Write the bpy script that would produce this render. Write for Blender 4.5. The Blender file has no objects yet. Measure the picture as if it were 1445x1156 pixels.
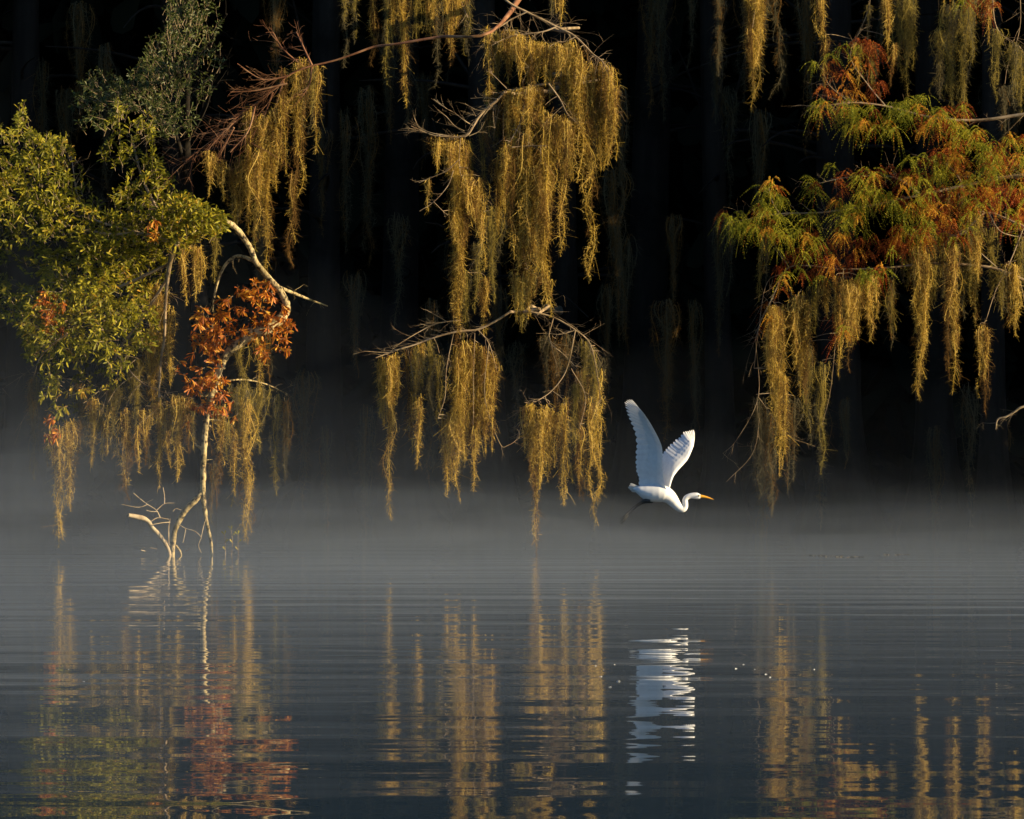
import bpy, math
import numpy as np

# ------------------------------------------------------------------ camera, sky, sun, exposure
sc = bpy.context.scene
col = sc.collection
rng = np.random.default_rng(7)
W0, H0, F, CAMH, HOR = 1445.0, 1156.0, 6020.0, 1.2, 616.0

cam_d = bpy.data.cameras.new("camera")
cam = bpy.data.objects.new("camera", cam_d)
col.objects.link(cam)
cam.location = (0, 0, CAMH)
cam.rotation_euler = (math.radians(90), 0, 0)
cam_d.sensor_width = 36.0
cam_d.lens = 36.0 * F / W0
cam_d.shift_y = (HOR - H0 / 2) / W0
cam_d.clip_start = 0.1
cam_d.clip_end = 5000
sc.camera = cam

SUN = np.array([1.0, -0.27, 0.26]); SUN /= np.linalg.norm(SUN)
SUN_EL = math.asin(SUN[2]); SUN_AZ = math.atan2(SUN[0], SUN[1])
world = bpy.data.worlds.new("World")
sc.world = world
world.use_nodes = True
wn = world.node_tree.nodes
sky = wn.new("ShaderNodeTexSky")
sky.sky_type = 'NISHITA'
sky.sun_disc = False
sky.sun_elevation = SUN_EL
sky.sun_rotation = SUN_AZ
sky.ozone_density = 5.0
sky.dust_density = 0.3
world.node_tree.links.new(sky.outputs[0], wn["Background"].inputs[0])
wn["Background"].inputs[1].default_value = 0.068

sun_d = bpy.data.lights.new("sun", 'SUN')
sun_d.energy = 5.0
sun_d.angle = math.radians(0.5)
sun_d.color = (1.0, 0.80, 0.49)
sun = bpy.data.objects.new("sun", sun_d)
col.objects.link(sun)
from mathutils import Vector, Matrix
sun.rotation_euler = Vector(SUN).to_track_quat('Z', 'Y').to_euler()
sun.location = (40, -20, 30)

sc.view_settings.view_transform = 'Standard'
sc.view_settings.look = 'None'
sc.view_settings.gamma = 1.0
sc.view_settings.exposure = 1.08
sc.render.engine = 'CYCLES'
sc.cycles.use_denoising = True
sc.cycles.max_bounces = 6
sc.cycles.diffuse_bounces = 2
sc.cycles.glossy_bounces = 3
sc.cycles.transmission_bounces = 3
sc.cycles.volume_bounces = 0
sc.cycles.transparent_max_bounces = 128

# ------------------------------------------------------------------ helpers
def at(px, py, Y):
    """the point of the place that stands Y metres out and shows at this spot of the photograph"""
    return np.array([(px - W0 / 2) * Y / F, Y, CAMH + (HOR - py) * Y / F])

def unit(v):
    return v / np.maximum(np.linalg.norm(v, axis=-1, keepdims=True), 1e-9)

def rdirs(n):
    return unit(rng.normal(size=(n, 3)))

class MB:
    """collects vertices and faces (quads or triangles) of one mesh"""
    def __init__(s):
        s.v = []; s.f = []; s.m = []; s.n = 0
    def add(s, V, Fc, mat=0):
        V = np.asarray(V, float).reshape(-1, 3); Fc = np.asarray(Fc, np.int64)
        if len(Fc) == 0: return
        s.v.append(V); s.f.append(Fc + s.n); s.m.append(np.full(len(Fc), mat)); s.n += len(V)
    def build(s, name, mats, parent=None, smooth=True, loc=None):
        me = bpy.data.meshes.new(name)
        if s.n:
            V = np.concatenate(s.v)
            if loc is not None: V = V - np.asarray(loc)
            tot = np.concatenate([np.full(len(f), f.shape[1]) for f in s.f])
            idx = np.concatenate([f.ravel() for f in s.f])
            mi = np.concatenate(s.m)
            me.vertices.add(len(V)); me.vertices.foreach_set("co", V.ravel())
            me.loops.add(len(idx)); me.loops.foreach_set("vertex_index", idx.astype(np.int32))
            me.polygons.add(len(tot))
            st = np.concatenate([[0], np.cumsum(tot)[:-1]])
            me.polygons.foreach_set("loop_start", st.astype(np.int32))
            me.polygons.foreach_set("loop_total", tot.astype(np.int32))
            me.polygons.foreach_set("material_index", mi.astype(np.int32))
            me.polygons.foreach_set("use_smooth", np.full(len(tot), smooth))
            me.update(calc_edges=True)
        for m in (mats if isinstance(mats, (list, tuple)) else [mats]):
            me.materials.append(m)
        o = bpy.data.objects.new(name, me)
        col.objects.link(o)
        if parent is not None:
            o.parent = parent
            if loc is None: o.matrix_parent_inverse = Matrix.Translation(-parent.location)
        if loc is not None and parent is None: o.location = loc
        return o

def tag(o, label=None, cat=None, group=None, kind=None):
    if label: o["label"] = label
    if cat: o["category"] = cat
    if group: o["group"] = group
    if kind: o["kind"] = kind
    return o

def empty(name, loc, label, cat, group=None):
    o = bpy.data.objects.new(name, None)
    col.objects.link(o)
    o.location = loc
    o.empty_display_size = 0.2
    return tag(o, label, cat, group)

def spline(P, n):
    P = np.asarray(P, float)
    k = len(P)
    if k == 2:
        t = np.linspace(0, 1, n)[:, None]
        return P[0] * (1 - t) + P[1] * t
    Q = np.vstack([2 * P[0] - P[1], P, 2 * P[-1] - P[-2]])
    u = np.linspace(0, k - 1, n); i = np.minimum(u.astype(int), k - 2); t = (u - i)[:, None]
    a, b, c, d = Q[i], Q[i + 1], Q[i + 2], Q[i + 3]
    return 0.5 * (2 * b + (c - a) * t + (2 * a - 5 * b + 4 * c - d) * t**2 + (3 * b - a - 3 * c + d) * t**3)

def tube(mb, P, R, sides=8, n=None, rough=0.0, mat=0, cap=True):
    """a tapering limb along P (points) with radii R"""
    P = np.asarray(P, float); R = np.asarray(R, float)
    n = n or max(6, 5 * len(P))
    C = spline(P, n)
    r = np.interp(np.linspace(0, 1, n), np.linspace(0, 1, len(R)), R)
    T = unit(np.gradient(C, axis=0))
    ref = np.array([0.31, 0.87, 0.2]) if abs(T[:, 1]).mean() < 0.8 else np.array([1.0, 0.1, 0.2])
    A = unit(np.cross(T, ref)); B = np.cross(T, A)
    th = np.arange(sides) * 2 * math.pi / sides
    rr = r[:, None] * (1 + rough * rng.normal(size=(n, sides)))
    V = C[:, None, :] + rr[..., None] * (np.cos(th)[None, :, None] * A[:, None, :] + np.sin(th)[None, :, None] * B[:, None, :])
    i = np.arange(n - 1)[:, None] * sides; j = np.arange(sides)[None, :]; j2 = (j + 1) % sides
    Fq = np.stack([i + j, i + j2, i + sides + j2, i + sides + j], -1).reshape(-1, 4)
    base = mb.n
    mb.add(V.reshape(-1, 3), Fq, mat)
    if cap:
        for k, s in ((0, 1), (n - 1, 0)):
            ring = V[k]
            VV = np.vstack([ring, ring.mean(0) + T[k] * (0.25 * r[k] if not s else -0.25 * r[k])])
            mb.add(VV, [[a, (a + 1) % sides, sides] if not s else [(a + 1) % sides, a, sides] for a in range(sides)], mat)
    return C

def wisps(mb, P0, D, L, R, curl=0.4, sag=0.0, nseg=3, sides=3, mat=0, tip=0.25, C=None):
    """many thin tapering curved twigs or tendrils at once"""
    n = len(P0)
    if n == 0: return None
    D = unit(D); L = np.broadcast_to(L, (n,)).astype(float); R = np.broadcast_to(R, (n,)).astype(float)
    if C is None:
        C = rdirs(n) * curl
        C[:, 2] -= sag
    t = np.linspace(0, 1, nseg + 1)
    Pth = P0[:, None] + D[:, None] * (L[:, None] * t)[..., None] + C[:, None] * (L[:, None] * t**2)[..., None]
    T = unit(np.gradient(Pth, axis=1))
    A = unit(np.cross(T, rdirs(n)[:, None, :] + 0.01)); B = np.cross(T, A)
    w = R[:, None] * (1 - (1 - tip) * t)[None]
    if sides == 2:
        V = np.stack([Pth - A * w[..., None], Pth + A * w[..., None]], 2)
    else:
        th = np.arange(sides) * 2 * math.pi / sides
        V = Pth[:, :, None] + w[..., None, None] * (np.cos(th)[None, None, :, None] * A[:, :, None] + np.sin(th)[None, None, :, None] * B[:, :, None])
    S = sides
    base = (np.arange(n) * (nseg + 1) * S)[:, None, None]
    i = (np.arange(nseg) * S)[None, :, None]
    if S == 2:
        j = np.array([0]); j2 = np.array([1])
    else:
        j = np.arange(S); j2 = (j + 1) % S
    j = j[None, None]; j2 = j2[None, None]
    Fq = np.stack([base + i + j, base + i + j2, base + i + S + j2, base + i + S + j], -1).reshape(-1, 4)
    mb.add(V.reshape(-1, 3), Fq, mat)
    return Pth

def leaves(mb, P, D, L, Wd, mat=0, fold=0.25, droop=0.2):
    """obovate leaves: base P, direction D, with a fold along the midrib"""
    n = len(P)
    if n == 0: return
    D = unit(D)
    L = np.broadcast_to(L, (n,))[:, None]; Wd = np.broadcast_to(Wd, (n,))[:, None]
    X = unit(np.cross(D, rdirs(n))); N = np.cross(D, X)
    dn = np.array([0, 0, -1.0]) * droop
    pts = []
    for t, w in ((0.0, 0.06), (0.35, 0.55), (0.7, 1.0), (0.92, 0.6), (1.0, 0.05)):
        c = P + D * L * t + dn * L * t * t
        pts.append(np.stack([c - X * Wd * 0.5 * w + N * Wd * w * fold, c, c + X * Wd * 0.5 * w + N * Wd * w * fold], 1))
    V = np.stack(pts, 1)                       # n,5,3,3
    base = (np.arange(n) * 15)[:, None, None]
    i = (np.arange(4) * 3)[None, :, None]; j = np.arange(2)[None, None]
    Fq = np.stack([base + i + j, base + i + j + 1, base + i + 3 + j + 1, base + i + 3 + j], -1).reshape(-1, 4)
    mb.add(V.reshape(-1, 3), Fq, mat)

def in_poly(x, y, poly):
    c = np.zeros(len(x), bool)
    n = len(poly)
    for a in range(n):
        x1, y1 = poly[a]; x2, y2 = poly[(a + 1) % n]
        k = ((y1 > y) != (y2 > y)) & (x < (x2 - x1) * (y - y1) / (y2 - y1 + 1e-9) + x1)
        c ^= k
    return c

def sample_poly(poly, n, Y, dY, flat=False):
    """n points inside an outline, spread in depth about Y (thickest in the middle)"""
    P = np.array(poly, float)
    lo, hi = P.min(0), P.max(0)
    X = np.zeros(0); Z = np.zeros(0)
    while len(X) < n:
        x = rng.uniform(lo[0], hi[0], n * 2); y = rng.uniform(lo[1], hi[1], n * 2)
        k = in_poly(x, y, poly)
        X = np.concatenate([X, x[k]]); Z = np.concatenate([Z, y[k]])
    X, Z = X[:n], Z[:n]
    d = Y + rng.uniform(-1, 1, n) * dY
    return np.stack([(X - W0 / 2) * d / F, d, CAMH + (HOR - Z) * d / F], 1)

# ------------------------------------------------------------------ materials
def new_mat(name):
    m = bpy.data.materials.new(name)
    m.use_nodes = True
    nt = m.node_tree
    for n in list(nt.nodes): nt.nodes.remove(n)
    out = nt.nodes.new("ShaderNodeOutputMaterial")
    return m, nt, out

def N(nt, t, **kw):
    n = nt.nodes.new(t)
    for k, v in kw.items():
        if k in n.inputs: n.inputs[k].default_value = v
        else: setattr(n, k, v)
    return n

def ramp(nt, fac, stops):
    r = nt.nodes.new("ShaderNodeValToRGB")
    e = r.color_ramp.elements
    while len(e) < len(stops): e.new(0.5)
    for k, (p, c) in enumerate(stops):
        e[k].position = p; e[k].color = (*c, 1)
    nt.links.new(fac, r.inputs[0])
    return r.outputs[0]

def leafy(name, stops, trans=0.35, rough=0.55, spec=0.3):
    """leaves, needles, moss: colour varies piece by piece, some light passes through"""
    m, nt, out = new_mat(name)
    g = N(nt, "ShaderNodeNewGeometry")
    tc = N(nt, "ShaderNodeTexCoord")
    no = N(nt, "ShaderNodeTexNoise", Scale=1.6)
    nt.links.new(tc.outputs["Object"], no.inputs["Vector"])
    mx = N(nt, "ShaderNodeMath", operation='MULTIPLY_ADD')
    nt.links.new(no.outputs[0], mx.inputs[0]); mx.inputs[1].default_value = 0.7
    m2 = N(nt, "ShaderNodeMath", operation='MULTIPLY_ADD')
    nt.links.new(g.outputs["Random Per Island"], m2.inputs[0]); m2.inputs[1].default_value = 0.6; m2.inputs[2].default_value = -0.15
    nt.links.new(m2.outputs[0], mx.inputs[2])
    c = ramp(nt, mx.outputs[0], stops)
    p = N(nt, "ShaderNodeBsdfPrincipled", Roughness=rough)
    p.inputs["Specular IOR Level"].default_value = spec
    nt.links.new(c, p.inputs["Base Color"])
    t = N(nt, "ShaderNodeBsdfTranslucent")
    nt.links.new(c, t.inputs["Color"])
    ms = N(nt, "ShaderNodeMixShader"); ms.inputs[0].default_value = trans
    nt.links.new(p.outputs[0], ms.inputs[1]); nt.links.new(t.outputs[0], ms.inputs[2])
    nt.links.new(ms.outputs[0], out.inputs[0])
    return m

def barky(name, stops, scale=14, stretch=(1, 1, 0.25), rough=0.85, bump=0.5):
    m, nt, out = new_mat(name)
    tc = N(nt, "ShaderNodeTexCoord"); mp = N(nt, "ShaderNodeMapping")
    mp.inputs["Scale"].default_value = stretch
    nt.links.new(tc.outputs["Object"], mp.inputs[0])
    no = N(nt, "ShaderNodeTexNoise", Scale=scale, Detail=6.0, Roughness=0.65)
    nt.links.new(mp.outputs[0], no.inputs["Vector"])
    p = N(nt, "ShaderNodeBsdfPrincipled", Roughness=rough)
    p.inputs["Specular IOR Level"].default_value = 0.2
    c0 = ramp(nt, no.outputs[0], stops)
    big = N(nt, "ShaderNodeTexNoise", Scale=scale * .22, Detail=5.0, Roughness=0.7)
    nt.links.new(tc.outputs["Object"], big.inputs["Vector"])
    mm = N(nt, "ShaderNodeMix", data_type='RGBA', blend_type='MULTIPLY')
    mm.inputs["Factor"].default_value = 1.0
    nt.links.new(c0, mm.inputs["A"])
    nt.links.new(ramp(nt, big.outputs[0], [(.36, (.38, .36, .26)), (.5, (.9, .88, .8)), (.7, (1, 1, 1))]), mm.inputs["B"])
    nt.links.new(mm.outputs["Result"], p.inputs["Base Color"])
    b = N(nt, "ShaderNodeBump", Strength=bump, Distance=0.01)
    nt.links.new(no.outputs[0], b.inputs["Height"])
    nt.links.new(b.outputs[0], p.inputs["Normal"])
    nt.links.new(p.outputs[0], out.inputs[0])
    return m

M = {}
M['leaf'] = leafy("broad_leaf", [(0.1, (.05, .06, .008)), (.38, (.17, .165, .014)), (.58, (.33, .30, .022)), (.75, (.46, .38, .03)), (.9, (.48, .25, .03))], .42, .5, .25)
M['leaf_shade'] = leafy("shaded_green_leaf", [(0.1, (.03, .05, .012)), (.5, (.07, .09, .02)), (.95, (.14, .14, .03))], .3, .45, .4)  # darker copy of the broad leaf; the upper crown's shade is in its colour
M['russet'] = leafy("russet_leaf", [(0.1, (.12, .025, .006)), (.4, (.38, .10, .01)), (.6, (.58, .20, .018)), (.8, (.68, .38, .04))], .4, .5, .35)
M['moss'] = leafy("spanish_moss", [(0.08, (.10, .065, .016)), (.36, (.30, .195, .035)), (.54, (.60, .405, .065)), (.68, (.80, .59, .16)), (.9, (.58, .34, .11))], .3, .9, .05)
M['moss_brown_shade'] = leafy("brown_shade_spanish_moss", [(0.05, (.05, .03, .012)), (.5, (.15, .085, .025)), (.8, (.27, .15, .045))], .3, .9, .05)  # browner strands, darkened to stand in for shaded gaps in the moss
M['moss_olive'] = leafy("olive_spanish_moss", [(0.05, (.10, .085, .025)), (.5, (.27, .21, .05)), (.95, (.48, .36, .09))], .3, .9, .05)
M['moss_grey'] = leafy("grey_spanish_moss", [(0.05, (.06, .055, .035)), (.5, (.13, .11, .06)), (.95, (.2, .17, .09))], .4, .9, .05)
M['cy_green'] = leafy("cypress_green", [(0.1, (.07, .10, .008)), (.45, (.20, .22, .015)), (.72, (.48, .42, .03))], .42, .6, .2)
M['cy_rust'] = leafy("cypress_rust", [(0.1, (.08, .014, .006)), (.42, (.25, .045, .012)), (.6, (.42, .095, .016)), (.8, (.58, .24, .025))], .42, .6, .2)
M['cy_gold'] = leafy("cypress_gold", [(0.1, (.25, .08, .01)), (.4, (.55, .22, .02)), (.65, (.75, .42, .04)), (.85, (.6, .5, .06))], .42, .6, .2)
M['pale_bark'] = barky("pale_bark", [(.40, (.03, .022, .015)), (.47, (.30, .23, .12)), (.6, (.56, .45, .25)), (.8, (.30, .23, .11))], 22, (1, 1, .8), .8, .4)
M['dead_wood'] = barky("dead_wood", [(.3, (.16, .11, .07)), (.5, (.42, .33, .22)), (.75, (.58, .48, .33))], 12, (1, 1, .5))
M['twig'] = barky("twig_bark", [(.3, (.16, .10, .06)), (.5, (.34, .25, .16)), (.75, (.45, .36, .26))], 6, (1, 1, 1))
M['red_twig'] = barky("reddish_twig_bark", [(.3, (.12, .045, .025)), (.5, (.24, .11, .06)), (.75, (.40, .26, .16))], 6, (1, 1, 1))
M['dark_bark'] = barky("shaded_dark_bark", [(.3, (.010, .008, .006)), (.6, (.024, .019, .014)), (.8, (.042, .034, .027))], 6, (1, 1, .15))  # bark darkened in colour so the background trunks read as shaded
M['forest'] = leafy("shaded_forest_leaf", [(0.1, (.008, .010, .006)), (.9, (.022, .024, .014))], .1, .9, .05)  # deep shade of the background put into the leaf colour
M['soil'] = barky("forest_floor_mulch", [(.3, (.010, .008, .006)), (.7, (.025, .02, .015))], 3, (1, 1, 1))

def water_mat():
    m, nt, out = new_mat("lake_water")
    tc = N(nt, "ShaderNodeTexCoord")
    def layer(sx, sy, scale, detail):
        mp = N(nt, "ShaderNodeMapping"); mp.inputs["Scale"].default_value = (sx, sy, 1)
        nt.links.new(tc.outputs["Object"], mp.inputs[0])
        no = N(nt, "ShaderNodeTexNoise", Scale=scale, Detail=detail, Roughness=0.5)
        nt.links.new(mp.outputs[0], no.inputs["Vector"])
        return no.outputs[0]
    a = layer(0.22, 1.0, 1.1, 1.0); b = layer(0.45, 1.0, 4.0, 1.0)
    def bump(h, dist, prev=None):
        bn = N(nt, "ShaderNodeBump", Strength=1.0, Distance=dist)
        nt.links.new(h, bn.inputs["Height"])
        if prev is not None: nt.links.new(prev, bn.inputs["Normal"])
        return bn.outputs[0]
    pm = layer(0.35, 1.0, 0.16, 2.0)              # calm and ruffled patches
    mr = N(nt, "ShaderNodeMapRange"); nt.links.new(pm, mr.inputs["Value"])
    mr.inputs["From Min"].default_value = .35; mr.inputs["From Max"].default_value = .65; mr.inputs["To Min"].default_value = .25; mr.inputs["To Max"].default_value = 1.2
    mu = N(nt, "ShaderNodeMath", operation='MULTIPLY'); nt.links.new(b, mu.inputs[0]); nt.links.new(mr.outputs[0], mu.inputs[1])
    n1 = bump(a, WAVE_A); n2 = bump(mu.outputs[0], WAVE_B, n1)
    p = N(nt, "ShaderNodeBsdfPrincipled", Roughness=0.015)
    p.inputs["Base Color"].default_value = (.020, .042, .064, 1)
    p.inputs["IOR"].default_value = 1.333
    nt.links.new(n2, p.inputs["Normal"])
    nt.links.new(p.outputs[0], out.inputs[0])
    return m
WAVE_A, WAVE_B = 0.0110, 0.0021
M['water'] = water_mat()

# ------------------------------------------------------------------ the setting: lake, bank, forest
mb = MB()
xs = [-700, -40, 40, 700]; ys = [-300, 4, 62, 600]
V = [(x, y, 0) for y in ys for x in xs]
mb.add(V, [[r * 4 + c, r * 4 + c + 1, r * 4 + c + 5, r * 4 + c + 4] for r in range(3) for c in range(3)])
tag(mb.build("water", M['water']), kind='structure')

# rising ground behind the swamp
mb = MB()
nx, ny = 60, 24
gx = np.linspace(-120, 120, nx); gy = np.linspace(66, 220, ny)
X, Yg = np.meshgrid(gx, gy)
Z = -0.6 + 42 * (1 - np.exp(-(Yg - 66) / 40)) + rng.normal(size=X.shape) * 0.35 * (Yg > 70)
Z[0] = -0.6
i = (np.arange(ny - 1) * nx)[:, None]; j = np.arange(nx - 1)[None]
mb.add(np.stack([X, Yg, Z], -1), np.stack([i + j, i + j + 1, i + j + nx + 1, i + j + nx], -1).reshape(-1, 4))
tag(mb.build("bank", M['soil']), kind='structure')

def leaf_cards(mb, P, size):
    n = len(P)
    leaves(mb, P, rdirs(n) + np.array([0, -0.3, -0.4]), size * rng.uniform(.7, 1.4, n), size * 0.55, 0, .2, .3)

# the deep shaded forest: dark foliage behind; canopy above and right flank added for shade
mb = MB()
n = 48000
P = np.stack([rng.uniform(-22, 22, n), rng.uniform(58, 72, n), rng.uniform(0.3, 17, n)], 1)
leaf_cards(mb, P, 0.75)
n = 16000  # unseen canopy, added overhead to block skylight from the background
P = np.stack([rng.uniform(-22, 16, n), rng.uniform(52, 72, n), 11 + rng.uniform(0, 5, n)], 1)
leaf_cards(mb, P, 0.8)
n = 46000                                      # unseen right flank, added to keep the sun off the background
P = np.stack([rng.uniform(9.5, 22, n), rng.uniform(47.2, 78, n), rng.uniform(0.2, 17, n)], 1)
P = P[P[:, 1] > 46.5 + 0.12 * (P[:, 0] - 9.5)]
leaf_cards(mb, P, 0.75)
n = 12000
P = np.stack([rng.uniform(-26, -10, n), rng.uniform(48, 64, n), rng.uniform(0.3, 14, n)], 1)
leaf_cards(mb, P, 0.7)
tag(mb.build("forest", M['forest']), "dense dark swamp forest in deep shade behind the lit trees, plus added unseen shade foliage", "forest", kind='stuff')

def ydim(px):
    """how far back the shade of the added right flank begins at this side of the view"""
    x = (px - W0 / 2) * 48 / F
    return 47.6 + 0.27 * (9.5 - x)

# dim cypress trunks standing in the water behind
ORD = ["first", "second", "third", "fourth", "fifth", "sixth", "seventh", "eighth", "ninth", "tenth", "eleventh", "twelfth", "thirteenth",
       "fourteenth", "fifteenth", "sixteenth", "seventeenth", "eighteenth", "nineteenth", "twentieth", "twenty-first", "twenty-second",
       "twenty-third", "twenty-fourth", "twenty-fifth", "twenty-sixth", "twenty-seventh", "twenty-eighth", "twenty-ninth", "thirtieth",
       "thirty-first", "thirty-second", "thirty-third", "thirty-fourth", "thirty-fifth", "thirty-sixth", "thirty-seventh", "thirty-eighth", "thirty-ninth", "fortieth"]

def cypress_trunk(px, Y, r, h, k):
    b = at(px, HOR + CAMH * F / Y, Y)
    b[2] = 0
    t = empty("cypress_tree", b, "dim bare cypress trunk with flared foot in the shaded background, %s counting from the left" % ORD[k], "tree", "dim cypress trunks behind the moss")
    mb = MB()
    lean = rng.normal(0, .02, 2) * h
    zs = np.array([-.4, 0, .35, .8, 1.5, 3, h * .6, h]); rr = r * np.array([2.4, 2.2, 1.8, 1.4, 1.15, 1, .8, .5])
    n, S = 40, 28
    zz = np.concatenate([np.linspace(-.4, 2, 24), np.linspace(2.3, h, n - 24)])
    R = np.interp(zz, zs, rr)
    th = np.arange(S) * 2 * math.pi / S
    fl = 1 + (0.16 * np.clip(1.6 - zz, 0, 1.6) / 1.6 + .03)[:, None] * np.sin(th * 7 + k)[None] + .02 * rng.normal(size=(n, S))
    V = np.stack([b[0] + lean[0] * (zz / h)[:, None] + R[:, None] * fl * np.cos(th), b[1] + lean[1] * (zz / h)[:, None] + R[:, None] * fl * np.sin(th), np.repeat(zz[:, None], S, 1)], -1)
    i = (np.arange(n - 1) * S)[:, None]; j = np.arange(S)[None]; j2 = (j + 1) % S
    mb.add(V, np.stack([i + j, i + j2, i + S + j2, i + S + j], -1).reshape(-1, 4))
    nb = 26
    z = rng.uniform(3.0, h, nb)
    P0 = np.stack([b[0] + lean[0] * z / h, b[1] + lean[1] * z / h, z], 1)
    D = rdirs(nb); D[:, 2] = abs(D[:, 2]) * .5
    wisps(mb, P0, D, rng.uniform(.9, 2.4, nb), .03, .4, .25, 6, 5)
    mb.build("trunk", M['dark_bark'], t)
    return t

for k, (px, Y, r, h) in enumerate([(30, 55, .2, 13), (255, 53.5, .16, 12), (455, 54, .2, 13), (560, 57, .24, 14), (690, 52.8, .2, 12), (905, 56, .26, 14), (1020, 54, .16, 12),
                                   (1186, 51.5, .24, 13), (1320, 52.5, .20, 13), (1402, 50.2, .13, 12)]):
    cypress_trunk(px, Y, r, h, k)

# ------------------------------------------------------------------ branches
def px_line(pts, Y, dY=0.0, wob=0.0):
    n = len(pts)
    return np.array([at(p[0], p[1], Y + dY * (k / (n - 1)) + (rng.normal() * wob)) for k, p in enumerate(pts)])

def twiggy(mb, C, n, L, r, spread=0.8, sag=0.15, mat=0, bias=(0, 0, 0), sub=2, lo=0.1):
    """side twigs along a limb C, each with finer twigs of its own; returns twig tips"""
    if n == 0: return np.zeros((0, 3))
    i = rng.uniform(lo, 0.999, n) * (len(C) - 1)
    k = np.minimum(i.astype(int), len(C) - 2)
    P0 = C[k] + (C[k + 1] - C[k]) * (i - k)[:, None]
    T = unit(C[k + 1] - C[k])
    D = unit(T * 0.7 + rdirs(n) * spread + np.array(bias))
    Ls = L * rng.uniform(.45, 1.3, n)
    pth = wisps(mb, P0, D, Ls, r * .62, .35, sag, 5, 4, mat)
    tips = [pth[:, -1]]
    if sub:
        m = n * sub
        s = rng.integers(0, n, m); u = rng.integers(1, 6, m)
        Q = pth[s, u]; Dq = unit(D[s] * .7 + rdirs(m) * .8)
        p2 = wisps(mb, Q, Dq, Ls[s] * rng.uniform(.25, .6, m), r * .4, .4, sag, 4, 3, mat)
        tips.append(p2[:, -1])
    return np.concatenate(tips)

HOST = {}          # host name -> sample points on its branches, for the moss to hang from
def host_add(h, C):
    HOST.setdefault(h, []).append(C)

def hang_twigs(mb, h, tops, r=.004, mat=0):
    """short twigs that carry the moss: from the nearest point of the host's branches to each clump's top"""
    C = np.concatenate(HOST[h])
    for p in tops:
        d = C - p
        dist = np.linalg.norm(d * np.array([1, .6, 1]), axis=1) + np.where(d[:, 2] < 0, .25, 0)
        q = C[np.argmin(dist)]
        m = (p + q) / 2 + np.array([rng.normal() * .02, 0, .01 + .05 * abs(p[0] - q[0])])
        tube(mb, [q, m, p + np.array([0, 0, .01])], [r * .9, r * .7, r * .5], 4, 7, mat=mat, cap=False)

# ---- Spanish moss: every clump is a thing of its own
# (x, top, bottom, width in the photograph, distance, material, density); tables by host
MOSS = {}
def clump(h, x, top, bot, w, Y=None, m='moss', d=1.0):
    MOSS.setdefault(h, []).append([x, top, bot, w, Y, m, d])

def moss_mesh(x, top, bot, w, Y, dens, seed):
    r0 = np.random.default_rng(seed)
    p = at(x, top, Y); zb = at(x, bot, Y)[2]
    Ln = p[2] - zb; Wm = w * Y / F
    ns = max(2, int(round(Wm / 0.030 * (0.7 + .3 * dens)))) + (1 if Wm > .08 else 0)
    mb = MB()
    nw = ns + 2
    for k in range(ns + nw):
        fine = k >= ns
        mi = int(r0.uniform() < (.45 if fine else .24))  # darker slot on some strands paints shade between the lit ones
        u = r0.uniform(-1, 1); off = u * Wm * (.8 if fine else .42); oy = r0.normal() * Wm * .33
        full = 1.0 if k == 0 else (1 - .75 * abs(u)) * r0.uniform(.45, 1.0) + .1
        if fine: full = r0.uniform(.25, .95)
        if k == 0: off *= .4; oy *= .4
        zt = p[2] - r0.uniform(0, .08) * Ln * (k > 0)
        L = max(.10, (zt - zb) * min(full, 1))
        n = max(6, int(L / .04))
        t = np.linspace(0, 1, n)
        ph = r0.uniform(0, 6.28, 4); am = r0.normal(size=4) * (.014 if fine else .009) * (1 + L)
        squeeze = .34 + .62 * np.sin(math.pi * np.clip(t * 1.3 + .15, 0, 1) ** .8) - .35 * t ** 3
        cx = p[0] + off * squeeze + am[0] * np.sin(ph[0] + 5 * L * t) + am[1] * np.sin(ph[1] + 11 * L * t)
        cy = p[1] + oy * squeeze + am[2] * np.sin(ph[2] + 6 * L * t)
        C = np.stack([cx, cy, zt - L * t], 1)
        # cord
        tube(mb, C, [.0035, .003, .0015], 3, n, cap=False, mat=mi)
        # tendrils
        m = int(L * (190 if fine else 340) * dens)
        s = r0.uniform(0, 1, m) ** .92
        taper = np.clip((1.02 - s) * L / .18, .22, 1)
        gap = .8 + .25 * np.sin(s * L * r0.uniform(9, 18) + r0.uniform(0, 6)) + r0.uniform(0, .5)
        keep = r0.uniform(0, 1, m) < gap + .25
        s = s[keep]; taper = taper[keep]; m = len(s)
        Q = np.stack([np.interp(s, t, C[:, a]) for a in range(3)], 1)
        D = unit(r0.normal(size=(m, 3))); D[:, 2] = D[:, 2] * .8 - .35
        Q = Q + r0.normal(size=(m, 3)) * (.0155 * taper)[:, None] * np.array([1, 1, .3])
        Cq = unit(r0.normal(size=(m, 3))) * 1.0; Cq[:, 2] -= .45
        wisps(mb, Q, D, (.012 + .036 * r0.uniform(0, 1, m) ** 1.6) * (.45 + .55 * taper) * np.where(r0.uniform(0, 1, m) < .08, 2.1, 1.0), .0016, nseg=4, sides=2, mat=mi, tip=.4, C=Cq)
    return mb, p

exec_order = []
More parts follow.
